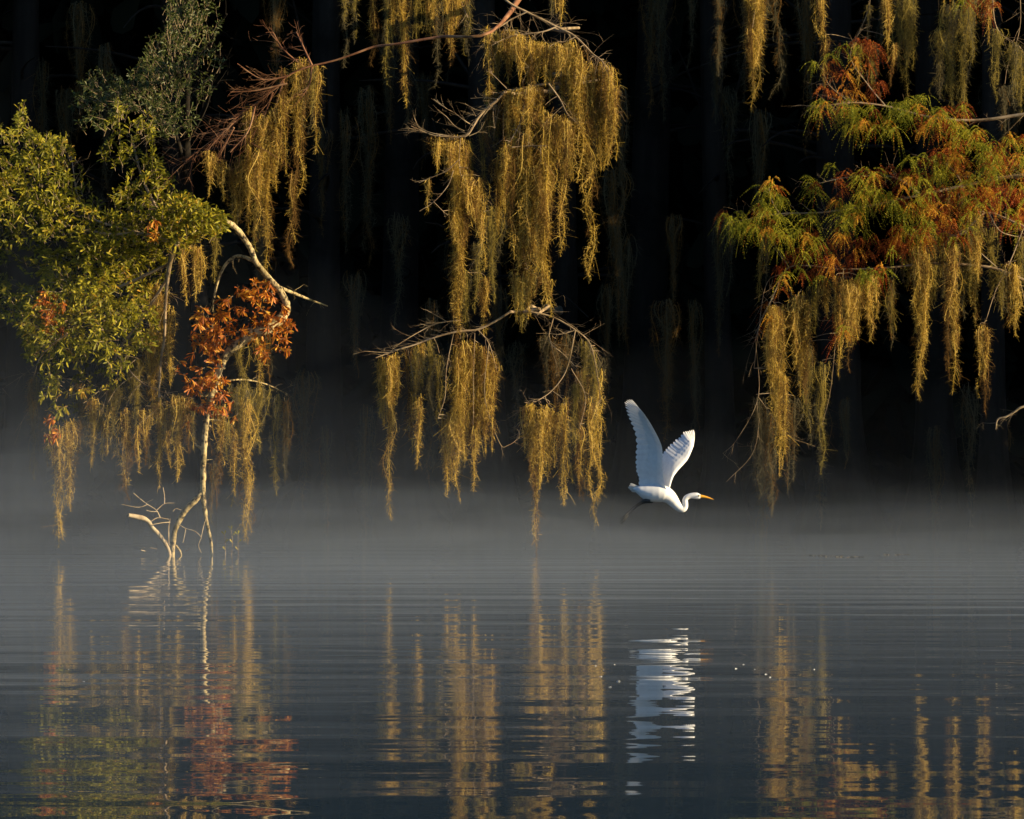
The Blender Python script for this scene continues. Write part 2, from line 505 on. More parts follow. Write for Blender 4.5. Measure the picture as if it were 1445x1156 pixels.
# left leafy tree
for a in [(48, 528, 677, 15, 44.6, 'moss_grey'), (83, 600, 773, 13), (98, 590, 722, 18), (131, 560, 660, 14), (152, 570, 640, 8), (178, 575, 706, 16), (205, 575, 655, 12), (227, 560, 690, 16),
          (251, 555, 681, 18), (266, 560, 640, 8), (213, 460, 600, 30, 44.5), (225, 395, 560, 20, 44.3), (190, 500, 610, 24, 44.7, 'moss_olive'), (160, 540, 640, 20, 44.9, 'moss_olive'), (115, 540, 640, 20, 45, 'moss_grey'),
          (261, 345, 432, 9), (276, 345, 425, 9), (284, 345, 412, 8), (240, 430, 545, 10), (238, 575, 660, 8), (196, 600, 668, 8), (70, 580, 660, 10, 44.7, 'moss_grey'), (145, 590, 650, 8, 44.5)]:
    clump('crown', *a)
# the leaning trunk and its hanging limb
for a in [(303, 320, 398, 9, 44.8, 'moss_olive'), (313, 570, 684, 16, 44.5), (322, 590, 650, 9, 44.6, 'moss_olive'), (338, 540, 650, 24, 44.8, 'moss_olive'), (362, 545, 640, 26, 45, 'moss_olive'), (348, 560, 764, 13, 44.8, 'moss'),
          (330, 600, 700, 7, 44.7), (390, 555, 700, 9, 45.2, 'moss_olive'), (366, 470, 560, 7, 44.4), (378, 470, 540, 8, 44.4, 'moss_grey'), (340, 480, 560, 10, 44.6, 'moss_olive'), (300, 650, 740, 8, 45.2, 'moss_grey'), (405, 560, 660, 8, 45.6, 'moss_grey')]:
    clump('leaning trunk', *a)
# reddish twig branch
for a in [(296, 212, 278, 13), (303, 222, 262, 8), (324, 235, 290, 9), (339, 220, 315, 12), (352, 150, 300, 14), (350, 215, 330, 14), (364, 210, 340, 14), (376, 190, 398, 16), (388, 180, 270, 12), (368, 160, 240, 14), (397, 130, 240, 12), (403, 95, 245, 11),
          (420, 85, 280, 14), (413, 240, 377, 4), (425, 80, 190, 9), (446, 92, 218, 8), (440, 90, 160, 6, 44.8, 'moss_olive'), (383, 150, 235, 10), (330, 245, 275, 8), (314, 225, 285, 7)]:
    clump('reddish twigs', *a)
# from the high bough above the frame, left of the middle
for a in [(487, -30, 97, 8, 46, 'moss_olive'), (528, -30, 93, 8, 45.5), (554, -30, 66, 10, 45.5), (570, -30, 152, 13, 45.5), (587, -30, 58, 9, 45.5, 'moss_olive'), (603, -30, 52, 11, 45.3), (612, -30, 40, 14, 45), (630, -30, 32, 30, 45), (645, -30, 40, 18, 45.1), (636, 5, 94, 11, 45.2),
          (791, -30, 37, 14, 45), (780, -30, 24, 10, 45.2, 'moss_olive'), (546, -30, 120, 8, 46.5, 'moss_olive'), (615, -20, 125, 9, 47, 'moss_grey'), (658, -20, 90, 10, 46.6, 'moss_olive'), (500, -30, 60, 8, 46.4, 'moss_olive')]:
    clump('high bough', *a)
# the great bare cypress bough of the middle
for a in [(689, 35, 150, 9), (690, 120, 246, 8), (701, 42, 140, 16, 44.2, 'moss_olive'), (718, 40, 118, 18), (733, 48, 118, 22), (745, 55, 125, 16), (757, 58, 128, 22), (769, 60, 120, 12), (777, 64, 148, 9), (786, 60, 108, 10), (793, 66, 138, 7), (807, 55, 256, 18),
          (797, 60, 160, 10, 44.2, 'moss_olive'), (818, 68, 258, 12), (831, 85, 395, 9), (832, 88, 265, 16), (847, 85, 242, 16), (861, 92, 232, 18), (866, 120, 225, 12), (855, 130, 240, 14)]:
    clump('upper arching bough', *a)
for a in [(716, 128, 205, 18), (728, 125, 215, 24), (745, 120, 205, 22), (758, 120, 200, 18), (700, 145, 220, 14, 44.2, 'moss_olive'), (722, 185, 366, 17), (712, 200, 300, 12), (745, 180, 400, 14), (735, 205, 432, 24), (752, 210, 410, 16), (769, 150, 430, 22), (778, 160, 300, 14), (763, 230, 420, 16), (793, 160, 362, 8), (788, 160, 230, 14), (800, 165, 250, 10),
          (746, 380, 450, 14), (726, 380, 452, 10), (774, 390, 448, 5), (735, 390, 470, 14, 44.6, 'moss_olive'), (705, 220, 330, 12, 44.3), (810, 170, 230, 8), (682, 165, 270, 8, 44.3, 'moss_olive')]:
    clump('middle bough', *a)
for a in [(645, 190, 470, 20), (641, 200, 340, 18), (650, 195, 430, 16), (646, 300, 486, 14), (634, 194, 250, 10), (620, 193, 246, 9), (611, 192, 222, 8), (627, 195, 235, 7), (605, 252, 298, 7), (663, 195, 260, 8, 44.3, 'moss_olive'), (677, 250, 336, 24), (670, 262, 320, 12), (682, 300, 382, 8), (660, 240, 300, 10),
          (694, 290, 425, 20, 44.8, 'moss_olive'), (684, 390, 475, 13, 44.6), (672, 340, 440, 16, 45, 'moss_olive'), (655, 380, 480, 14, 44.6, 'moss_olive')]:
    clump('forked left bough', *a)
for a in [(540, 503, 602, 12), (550, 503, 735, 8), (553, 500, 610, 14), (561, 497, 560, 9), (577, 490, 620, 9), (581, 560, 640, 8), (597, 480, 545, 9), (591, 555, 662, 7), (608, 476, 580, 9, 44.5, 'moss_olive'), (588, 488, 600, 8, 44.5, 'moss_olive'), (620, 500, 600, 8, 44.6, 'moss_olive'), (629, 580, 698, 16), (636, 590, 680, 12), (645, 490, 708, 15), (650, 480, 640, 18), (664, 478, 610, 18), (675, 485, 620, 18), (686, 495, 615, 18), (694, 505, 600, 14), (668, 600, 694, 6), (672, 560, 648, 16), (660, 570, 650, 14), (684, 570, 640, 14), (694, 590, 638, 8), (655, 520, 660, 12, 44.5)]:
    clump('lower left bough', *a)
for a in [(742, 570, 640, 10), (752, 568, 660, 14), (757, 600, 782, 13), (763, 570, 690, 16), (773, 575, 680, 14), (783, 580, 660, 12), (750, 610, 690, 8), (796, 560, 712, 6), (810, 540, 640, 10, 44.5, 'moss_olive'), (817, 600, 700, 8), (833, 560, 706, 8), (843, 520, 742, 9, 44.5), (838, 490, 600, 12, 44.4, 'moss_olive'), (826, 478, 560, 12, 44.5, 'moss_olive'), (800, 470, 560, 16, 44.8, 'moss_grey'), (785, 480, 580, 18, 45, 'moss_grey'), (820, 520, 640, 18, 45, 'moss_grey'), (770, 470, 560, 12, 45, 'moss_grey'), (795, 580, 680, 14, 45, 'moss_grey')]:
    clump('lower right arch', *a)
# top right, from above the frame
for a in [(1014, -30, 108, 4, 47, 'moss_grey'), (1058, -30, 120, 16, 45.5), (1066, -30, 158, 18, 45.4), (1074, -30, 110, 14, 45.5), (1062, 40, 140, 14, 45.3), (1095, -30, 140, 9, 47.5, 'moss_grey'), (1159, -30, 72, 13, 44.8), (1164, 50, 124, 8, 44.8), (1253, -30, 82, 13, 44.8), (1259, 60, 122, 10, 44.8), (1270, -10, 110, 16, 45.2, 'moss_olive'), (1280, 0, 142, 16, 45.2, 'moss_olive'), (1288, -10, 100, 10, 45.2, 'moss_olive'), (1226, 5, 55, 6, 45.4, 'moss_olive'), (1210, 60, 124, 8, 44.9), (1230, 60, 130, 12, 45.4, 'moss_olive'),
          (1340, 0, 160, 24, 45, 'moss_olive'), (1360, 5, 175, 22, 45, 'moss_olive'), (1372, -20, 90, 22, 45.2, 'moss_olive'), (1395, -20, 60, 16, 45.4), (1406, 40, 142, 15, 44.8, 'moss_olive'), (1430, 58, 155, 15, 44.8, 'moss_olive'), (1418, 120, 190, 14, 45.2, 'moss_grey'), (1325, 40, 140, 12, 45.3, 'moss_olive'), (1440, 70, 170, 10, 45.4, 'moss_olive')]:
    clump('high right bough', *a)
# right cypress
for a in [(1081, 320, 402, 7, 45.4, 'moss_grey'), (1086, 430, 560, 12), (1094, 430, 590, 20), (1104, 430, 570, 16), (1100, 520, 672, 13), (1108, 530, 640, 10), (1130, 410, 560, 20), (1137, 420, 570, 12), (1122, 420, 520, 14), (1141, 480, 628, 8, 45.4, 'moss_olive'), (1072, 560, 705, 14, 46, 'moss_grey'), (1088, 580, 730, 14, 46, 'moss_grey'), (1120, 560, 680, 10, 46, 'moss_grey'), (1160, 510, 670, 10, 45.6, 'moss_olive'), (1202, 395, 526, 12), (1196, 395, 490, 18), (1210, 390, 480, 16), (1226, 385, 482, 17), (1236, 390, 450, 8), (1184, 420, 530, 8), (1180, 390, 470, 12), (1259, 390, 470, 7, 45.4, 'moss_olive'), (1150, 400, 470, 14, 45.3, 'moss_olive'), (1165, 390, 450, 12, 45.3)]:
    clump('drooping cypress end', *a)
for a in [(1300, 345, 565, 17), (1294, 345, 470, 14), (1306, 350, 500, 9), (1347, 345, 553, 11), (1342, 345, 470, 8), (1377, 330, 462, 6), (1370, 330, 420, 10, 45.2, 'moss_olive'), (1389, 455, 581, 14), (1383, 460, 530, 9), (1424, 370, 470, 14), (1434, 370, 475, 10), (1414, 380, 450, 10, 45.2, 'moss_olive'), (1380, 300, 400, 13), (1376, 280, 350, 14, 45.2, 'moss_olive'), (1330, 330, 420, 12, 45.2, 'moss_olive'), (1318, 335, 430, 10, 45.4, 'moss_olive'), (1284, 340, 405, 10, 45.3, 'moss_olive'), (1275, 335, 400, 9, 45.4, 'moss_olive'), (1358, 340, 450, 12, 45.4, 'moss_olive'), (1400, 320, 420, 10, 45.3, 'moss_olive'), (1440, 330, 430, 10, 45.3, 'moss_olive'), (1355, 260, 330, 12, 45.2, 'moss_olive'), (1340, 270, 330, 12, 45.4, 'moss_olive')]:
    clump('right cypress boughs', *a)

r3 = np.random.default_rng(77)
for h in ('upper arching bough', 'middle bough', 'lower left bough', 'lower right arch', 'crown', 'leaning trunk', 'right cypress boughs', 'drooping cypress end', 'high right bough', 'reddish twigs'):
    for c in list(MOSS[h])[::3]:
        x, top, bot = c[0] + r3.uniform(-9, 9), c[1] + r3.uniform(0, 12), c[2] + r3.uniform(-60, 25)
        if bot - top > 45: clump(h, x, top, bot, r3.uniform(5, 9), (c[4] or {'upper arching bough': 44.0, 'middle bough': 43.9, 'lower left bough': 44.0, 'lower right arch': 44.1, 'crown': 44.1, 'leaning trunk': 44.3, 'right cypress boughs': 44.9, 'drooping cypress end': 44.7, 'high right bough': 45, 'reddish twigs': 44.4}[h]) + r3.uniform(.1, .5), 'moss_grey' if r3.uniform() < .4 else 'moss_olive', .7)
DEFY = {'crown': 44.1, 'leaning trunk': 44.3, 'reddish twigs': 44.4, 'high bough': 45.3, 'upper arching bough': 44.0, 'middle bough': 43.9, 'forked left bough': 43.8, 'lower left bough': 44.0, 'lower right arch': 44.1,
        'high right bough': 45, 'drooping cypress end': 44.7, 'right cypress boughs': 44.9}
for h, L in MOSS.items():
    for c in L:
        if c[4] is None: c[4] = DEFY[h] + rng.uniform(-.12, .12)
        if h in ('crown', 'leaning trunk'): c[4] -= .9
        if h == 'reddish twigs': c[4] -= .9

# ------------------------------------------------------------------ the left leafy tree on its leaning trunk
def tops(h): return [at(c[0], c[1], c[4]) for c in MOSS[h]]
Yl = 43.3
base = at(297, 780, Yl); base[2] = 0
left_tree = empty("swamp_tree", base, "leafy green tree on a thin pale trunk that leans out of the water", "tree")
mb = MB()
tr = px_line([(299, 790), (298, 768), (291, 735), (288, 712), (286, 690), (287, 650), (289, 610), (292, 585), (297, 560), (306, 530), (318, 502), (332, 488), (346, 477), (360, 468), (374, 463), (390, 453), (400, 440), (402, 428), (392, 408), (376, 390), (360, 370), (349, 345), (333, 323), (317, 312), (298, 308), (282, 316), (268, 328), (247, 347)], Yl, -.3, .02)
tr[:, 1] += np.interp(np.arange(len(tr)), [0, 12, 18, 27], [0, .1, .35, -.1])
k = Yl / F
C = tube(mb, tr, np.array([2.0, 2.2, 2.8, 3.8, 4.3, 4.4, 4.3, 4.2, 4.4, 4.8, 6, 7.2, 8.2, 9.4, 8.4, 7.6, 7.0, 5.6, 4.8, 4.6, 4.3, 4.2, 4.6, 4.8, 4.8, 4.8, 4.8, 4.4]) * k * .94, 12, 190, .085)
host_add('leaning trunk', C)
# low second foot, and the stump it leans against
C2 = tube(mb, px_line([(242, 788), (244, 768), (248, 745), (262, 720), (276, 706), (286, 694)], Yl - .05, .05), np.array([4.2, 3.8, 3.9, 4, 4.2, 3.6]) * k, 9, 30, .06)
tube(mb, px_line([(289, 640), (283, 632), (275, 629)], Yl), np.array([3, 2.6, 1.8]) * k, 6, 8)
tube(mb, px_line([(248, 770), (254, 778), (256, 786)], Yl), np.array([2, 1.8, 1.5]) * k, 6, 8)
# knots
for i in rng.integers(20, 110, 26):
    d = unit(rng.normal(size=3)); 
    tube(mb, [C[i], C[i] + d * .05], [.018, .012], 5, 3)
mb.build("trunk", M['pale_bark'], left_tree)

def branch(parent, name, mat, lines, hosts=None):
    """a limb with its twigs, one mesh; lines = [(points, radii, twigs, twig length, kwargs)]"""
    mb = MB(); allC = []
    for pts, R, nt_, L, kw in lines:
        C = tube(mb, pts, R, 7, None, .04)
        allC.append(C)
        if nt_: twiggy(mb, C, nt_, L, max(.003, R[-1] * .6), **kw)
    if hosts:
        for C in allC: host_add(hosts, C)
    return mb, allC

# crown limbs
mbL, cl = branch(left_tree, "branch", None, [
    (px_line([(247, 346), (241, 365), (236, 400), (233, 440), (232, 475), (227, 510), (225, 545), (224, 575)], Yl - .2, .2), np.array([5, 4, 2.6, 2.2, 2.2, 1.8, 1.5, 1]) * k, 14, .25, dict(bias=(0, 0, -.2))),
    (px_line([(252, 340), (225, 300), (200, 250), (185, 190)], Yl - .1, .8), np.array([5, 4, 3, 1.5]) * k * .6, 20, .4, dict(bias=(0, 0, .3))),
    (px_line([(250, 345), (200, 330), (150, 330), (80, 310), (30, 250)], Yl - .1, .9), np.array([5, 4, 3.5, 2.5, 1.2]) * k * .6, 30, .4, {}),
    (px_line([(240, 372), (180, 400), (110, 430), (70, 500), (75, 570)], Yl - .1, .9), np.array([4, 3.5, 3, 2.2, 1]) * k * .6, 26, .4, dict(bias=(0, 0, -.3))),
    (px_line([(238, 390), (200, 450), (165, 500), (150, 560)], Yl - .1, .8), np.array([4, 3, 2, 1]) * k * .6, 26, .35, dict(bias=(0, 0, -.3))),
    (px_line([(200, 330), (120, 300), (100, 220)], Yl + .3, .6), np.array([3, 2.4, 1]) * k * .6, 18, .35, {}),
    (px_line([(165, 500), (200, 540), (250, 560)], Yl, .2), np.array([2, 1.6, 1]) * k * .6, 8, .2, {}),
    (px_line([(95, 470), (60, 500), (48, 530)], Yl, .4), np.array([2, 1.6, 1]) * k * .6, 6, .2, {}),
], 'crown')
hang_twigs(mbL, 'crown', tops('crown'))
mbL.build("branch", M['twig'], left_tree)
mbL, cl = branch(left_tree, "branch", None, [
    (px_line([(358, 369), (345, 363), (332, 362), (318, 374), (308, 395), (302, 420), (300, 440)], Yl + .05, .1), np.array([3, 2.4, 2.2, 2.2, 2, 1.6, 1]) * k, 8, .15, {}),
    (px_line([(300, 548), (288, 560), (280, 552), (270, 545)], Yl + .05), np.array([2.2, 1.6, 1.2, .8]) * k, 6, .2, {}),
    (px_line([(390, 404), (410, 412), (435, 422), (462, 432)], Yl + .3, 1.0), np.array([4, 3.4, 2.4, 1.4]) * k * .7, 6, .2, {}),
    (px_line([(302, 545), (320, 538), (345, 536), (375, 542), (405, 556)], Yl + .1, 1.0), np.array([1.6, 1.4, 1.2, 1, .6]) * k, 12, .2, {}),
    (px_line([(318, 505), (340, 480), (366, 466), (384, 470)], Yl + .05, .3), np.array([1.4, 1.2, 1, .6]) * k, 6, .15, {}),
], 'leaning trunk')
hang_twigs(mbL, 'leaning trunk', tops('leaning trunk'))
mbL.build("branch", M['pale_bark'], left_tree)

def leaf_twigs(mb, S, up, n_leaf, L, Wd, mat=0, tw=1, stem=.12):
    """leaf rosettes on short stems at points S (stem base = S - dir*stem)"""
    n = len(S)
    D = unit(up + rdirs(n) * .55)
    wisps(mb, S - D * stem, D, stem, .0035, .2, 0, 3, 3, tw)
    m = n * n_leaf
    s = np.repeat(np.arange(n), n_leaf)
    u = rng.uniform(.25, 1.05, m)
    P = S[s] - D[s] * stem * (1 - u)[:, None]
    Ld = unit(D[s] * .75 + rdirs(m) * .8)
    leaves(mb, P, Ld, L * rng.uniform(.4, 1.25, m), Wd * rng.uniform(.6, 1.15, m), mat)

def clumpy(P, keep, scale=2.2, seed=0):
    """thins points by a smooth 3-D pattern so that gaps open in the crown"""
    r = np.random.default_rng(seed)
    v = np.zeros(len(P))
    for _ in range(7):
        kx = unit(r.normal(size=3)) * scale * r.uniform(1, 2.6)
        v += np.sin(P @ kx + r.uniform(0, 6.28))
    return P[v > np.quantile(v, 1 - keep)]

def thin_low(P):
    z = P[:, 2]
    return P[rng.uniform(0, 1, len(P)) < np.clip((z - .95) / 1.6, .22, 1)]
crown_poly = [(-40, 190), (10, 180), (30, 152), (42, 180), (75, 196), (98, 205), (112, 235), (140, 215), (152, 170), (168, 145), (192, 162), (214, 178), (222, 215), (242, 250), (268, 275), (296, 305), (292, 325), (262, 345), (250, 375), (232, 400), (226, 440), (225, 490), (196, 490), (165, 545), (140, 520), (118, 560), (95, 590), (78, 622), (62, 590), (58, 540), (38, 505), (28, 460), (-30, 430)]
mb = MB()
S = np.concatenate([clumpy(thin_low(sample_poly(crown_poly, 4200, Yl + .05, .85)), .42, 3.2, 3), sample_poly([(222, 285), (262, 272), (302, 290), (322, 305), (316, 325), (270, 340), (238, 346), (222, 320)], 150, Yl - .35, .2)])
cen = at(150, 380, Yl)
up = unit((S - cen) * np.array([.9, .9, .7])) * .7 + np.array([0, -.2, .55])
leaf_twigs(mb, S, up, 10, .080, .026, 0, 1)
# sprigs that break the outline
for a, b in [((35, 175), (32, 148)), ((90, 205), (92, 190)), ((170, 160), (167, 140)), ((200, 175), (204, 158)), ((8, 195), (2, 178)), ((70, 200), (74, 192)), ((285, 305), (300, 300)), ((215, 190), (222, 186)), ((110, 560), (150, 545)), ((75, 600), (72, 630)), ((160, 520), (158, 550))]:
    q = np.array([at(a[0] + (b[0] - a[0]) * u + rng.normal() * 4, a[1] + (b[1] - a[1]) * u + rng.normal() * 4, Yl + rng.normal() * .2) for u in rng.uniform(0, 1, 7)])
    leaf_twigs(mb, q, np.tile(unit(at(*b, Yl) - at(*a, Yl)), (7, 1)), 9, .06, .02, 0, 1)
tag(mb.build("crown", [M['leaf'], M['twig']], left_tree))
# turned leaves
mb = MB()
def rosettes(polys, n, L, Wd, Y, up=(0, -.2, -.2), nl=11):
    for poly, kk in polys:
        S = sample_poly(poly, int(n * kk), Y, .22)
        leaf_twigs(mb, S, np.tile(np.array(up), (len(S), 1)), nl, L, Wd, 0, 1, .07)
rosettes([([(276, 440), (300, 420), (322, 425), (328, 455), (315, 490), (290, 500), (272, 485)], 1.0),
          ([(300, 425), (345, 405), (352, 440), (330, 485), (300, 520), (285, 500)], .5),
          ([(340, 410), (360, 395), (380, 400), (398, 430), (412, 450), (410, 490), (398, 505), (384, 470), (372, 445), (350, 435)], 1.25),
          ([(256, 535), (285, 530), (300, 520), (320, 530), (326, 575), (300, 592), (280, 580), (262, 570)], 1.0), ([(330, 450), (415, 430), (412, 505), (380, 510), (335, 500)], .55), ([(250, 470), (300, 440), (335, 590), (250, 600)], .6)], 42, .078, .022, Yl - .08)
rosettes([([(50, 415), (72, 408), (92, 425), (90, 465), (70, 470), (55, 450)], .55), ([(66, 585), (80, 590), (82, 622), (68, 618)], .2), ([(205, 320), (225, 310), (222, 340), (210, 345)], .18)], 42, .07, .022, Yl - .7)
tag(mb.build("foliage", [M['russet'], M['twig']], left_tree), "orange and russet turned leaves")

# dim leafy tree behind it
Yd = 47.8
b = at(250, 760, Yd); b[2] = 0
dim_tree = empty("swamp_tree", b, "half-shaded tree with shade-darkened green leaves rising behind the leafy leaning one at the upper left", "tree")
mb = MB()
tube(mb, [b + [0, 4.5, -.4], b + [0, 4.5, 2], at(262, 250, Yd + 4), at(265, 60, Yd + 1), at(275, -40, Yd + .5)], [.14, .12, .08, .04, .025], 9, 40, .05)
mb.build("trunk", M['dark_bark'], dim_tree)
mb = MB()
dim_poly = [(238, -30), (345, -30), (335, 20), (322, 55), (318, 85), (300, 95), (305, 125), (285, 150), (275, 180), (235, 200), (205, 160), (180, 150), (120, 190), (98, 160), (105, 110), (128, 95), (150, 100), (175, 110), (195, 90), (205, 55), (232, 40)]
S = clumpy(sample_poly(dim_poly, 900, Yd, .8), .6, 2.4, 5)
up = unit(S - at(240, 150, Yd)) * .6 + np.array([0, -.2, .5])
leaf_twigs(mb, S, up, 11, .066, .020, 0, 1, .16)
mb.build("crown", [M['leaf_shade'], M['twig']], dim_tree)
mb = MB()
for pts in ([(262, 250), (240, 180), (160, 140)], [(265, 100), (290, 60), (320, 20)], [(265, 130), (240, 80), (230, 30)], [(263, 200), (290, 150), (300, 110)]):
    C = tube(mb, px_line(pts, Yd + 3.6, -3.4), [.04, .025, .01], 6, 16)
    twiggy(mb, C, 18, .5, .006)
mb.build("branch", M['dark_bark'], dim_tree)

# dead stump and twigs at the foot of the leaning trunk
b = at(236, 779, Yl - .15); b[2] = 0
dead = empty("dead_branch", b, "broken pale dead limb rising from the water to the left of the leaning trunk", "dead wood")
mb = MB()
tube(mb, px_line([(240, 786), (236, 772), (226, 757), (216, 746), (208, 735), (200, 731), (190, 729), (181, 727)], Yl - .15, -.25), np.array([2.6, 3.0, 3.2, 3.0, 3.2, 3.6, 3.4, 3.0]) * k, 9, 40, .07)
mb.build("limb", M['dead_wood'], dead)
for pts, r in [([(238, 770), (238, 745), (240, 732)], 1.0), ([(240, 737), (228, 738), (212, 741)], .9), ([(238, 733), (222, 731), (210, 738)], .9), ([(226, 731), (220, 720), (205, 710), (188, 696)], 1.0), ([(221, 720), (232, 711), (246, 710)], .8), ([(232, 711), (232, 700), (230, 688)], .8), ([(208, 712), (195, 716), (172, 712)], .8), ([(205, 710), (216, 705)], .6), ([(222, 722), (214, 722), (206, 720)], .6),
               ([(252, 740), (262, 746), (275, 750), (284, 758)], .9), ([(262, 746), (260, 758), (258, 766)], .6), ([(284, 758), (280, 770), (284, 780)], .8), ([(284, 757), (288, 740), (292, 728)], .6), ([(240, 770), (228, 756)], .7), ([(205, 778), (199, 776), (204, 773)], .7), ([(262, 778), (268, 774)], .6), ([(212, 773), (222, 775)], .5), ([(256, 720), (248, 718), (244, 722)], .6)]:
    mb = MB()
    tube(mb, px_line(pts, Yl - .3 + rng.normal() * .05, rng.normal() * .06), np.array([r, r * .7]) * k * .9, 5, None, .08)
    mb.build("twig", M['dead_wood'], dead)

# small yellow sprouts by the trunk
for kx, (pts, lab) in enumerate([([(323, 800), (328, 770), (326, 748)], "tallest yellow-leaved sprout standing in the water right of the leaning trunk"), ([(316, 800), (318, 780), (317, 755)], "yellow-leaved sprout nearest the leaning trunk, just right of its foot"), ([(338, 800), (336, 780), (336, 755)], "yellow-leaved sprout in the water, under the end of the long hanging moss tail")]):
    L = px_line(pts, Yl - .1); L[0, 2] = -.15
    s = empty("sapling", (L[0, 0], L[0, 1], 0), lab, "sprout")
    mb = MB(); C = tube(mb, L, [.004, .003, .002], 5); mb.build("stem", M['twig'], s)
    mb = MB(); P = C[[-1, -1, -4, -7]]; leaves(mb, P, np.array([[.1, 0, 1], [-.5, 0, .8], [.6, -.2, .8], [-.4, -.3, .9]]), .06, .022); mb.build("foliage", M['leaf'], s)

# ------------------------------------------------------------------ reddish twig branch reaching in from the middle
Yr = 43.5
rb = px_line([(700, 40), (620, 52), (560, 62), (528, 66), (500, 76), (470, 86), (430, 96), (405, 108), (392, 122), (372, 136), (345, 160), (320, 182), (290, 205), (262, 228)], Yr, .0, .03)
mid_base = at(792, 764, 53.5); mid_base[2] = 0
mid_tree = empty("cypress_tree", mid_base, "bare bald cypress whose arching boughs carry the bright golden moss in the middle", "tree")
kk = 44 / F
mb = MB()
tube(mb, [mid_base + [0, 0, -.4], mid_base + [0, 0, .05], mid_base + [.0, 0, .7], mid_base + [.02, 0, 2], mid_base + [0, -.1, 5], mid_base + [-.1, -.2, 9], mid_base + [-.1, -.2, 12]], [.42, .40, .26, .20, .16, .12, .08], 14, 60, .04)
mb.build("trunk", M['dark_bark'], mid_tree)
def T(z): return mid_base + np.array([-.03 * z / 5, -.02 * z, z])
mb, _ = branch(mid_tree, "branch", None, [
    (np.vstack([[T(8.0)], at(760, -60, 47), rb]), np.concatenate([[.07, .055], np.array([5.5, 5, 4.4, 4.2, 3.8, 3.4, 3.2, 2.8, 2.5, 2.2, 1.9, 1.6, 1.2, .8]) * kk * .4]), 0, 0, {})])
C = rb; Cs = spline(rb, 60)
host_add('reddish twigs', Cs)
twiggy(mb, Cs[28:], 55, .38, .0045, .75, .08, bias=(-.5, 0, -.25), sub=3)
for pts in ([(430, 96), (400, 70), (385, 45)], [(440, 92), (425, 60), (418, 45)], [(405, 108), (370, 112), (335, 90)], [(405, 118), (360, 128), (325, 130)], [(385, 130), (372, 165), (350, 200)], [(372, 140), (330, 165), (285, 190)], [(360, 150), (350, 185), (325, 215)], [(340, 165), (300, 205), (255, 235)], [(330, 180), (312, 215), (300, 240)], [(400, 115), (388, 150), (375, 180)], [(440, 95), (436, 120), (420, 145)]):
    Cb = tube(mb, px_line(pts, Yr + rng.normal() * .15, rng.normal() * .2), [.012, .008, .004], 5, 14, .05)
    host_add('reddish twigs', Cb)
    twiggy(mb, Cb, 12, .22, .004, .7, .05, bias=(-.4, 0, 0), sub=2)
hang_twigs(mb, 'reddish twigs', tops('reddish twigs'), .003)
tag(mb.build("branch", M['red_twig'], mid_tree), "limb with a fan of fine reddish twigs")

def bough(lines, host, mat='twig', label=None, mouth=None, r=.05):
    """lines: list of (px points, Y, dY, radii px, twigs, twig length, kwargs); the first is joined to the trunk"""
    L = []
    for a, (pts, Y, dY, R, nt_, tl, kw) in enumerate(lines):
        P = px_line(pts, Y, dY, .02); R = np.array(R) * kk * .72
        L.append((P, R, nt_, tl, kw))
    mb, Cs = branch(mid_tree, "branch", None, L, host)
    if mouth is not None:
        p = Cs[0][mouth]
        row = (p[2] - CAMH) / p[1] + 6 / F
        q = T(3.0); q = T(CAMH + row * q[1])
        w = np.linspace(0, 1, 8)[:, None]
        L = p * (1 - w) + q * w; L[1:7, 2] += rng.normal(size=6) * .03; L[1:7, 0] += rng.normal(size=6) * .08
        tube(mb, L, [r * .3, r * .34, r * .4, r * .6], 7, 30, .04)
    if host in MOSS: hang_twigs(mb, host, tops(host))
    o = mb.build("branch", M[mat], mid_tree)
    if label: o["label"] = label
    return o
tw = dict(spread=.7, sag=.12)
bough([([(480, -45), (560, -42), (640, -38), (720, -40), (800, -44)], 45.4, 0, [2, 3, 4, 4.5, 4], 30, .3, tw), ([(640, -38), (650, 0), (660, 25)], 45.2, -.1, [2, 1.5, 1], 5, .2, tw)], 'high bough', mouth=-1)
bough([([(690, -20), (720, 5), (743, 17), (785, 38), (812, 52), (836, 76), (852, 90), (868, 130)], 44.2, -.2, [2.2, 2.4, 2.4, 2.4, 2.2, 1.8, 1.4, .8], 40, .32, tw), ([(743, 17), (720, 28), (700, 40), (672, 42)], 44.1, -.1, [1.6, 1.4, 1.2, .8], 14, .25, tw), ([(785, 38), (765, 45), (720, 52), (690, 66)], 44.1, -.1, [1.6, 1.4, 1, .7], 16, .25, tw), ([(812, 52), (800, 58), (778, 64), (768, 85)], 44, 0, [1.4, 1.2, 1, .6], 8, .2, tw), ([(690, 52), (676, 42), (664, 45)], 44, 0, [1.2, 1, .6], 3, .15, tw), ([(836, 78), (860, 100), (870, 160)], 44.1, 0, [1.4, 1.1, .6], 10, .2, tw)],
      'upper arching bough', label="arching bough draped with the topmost golden moss", mouth=20)
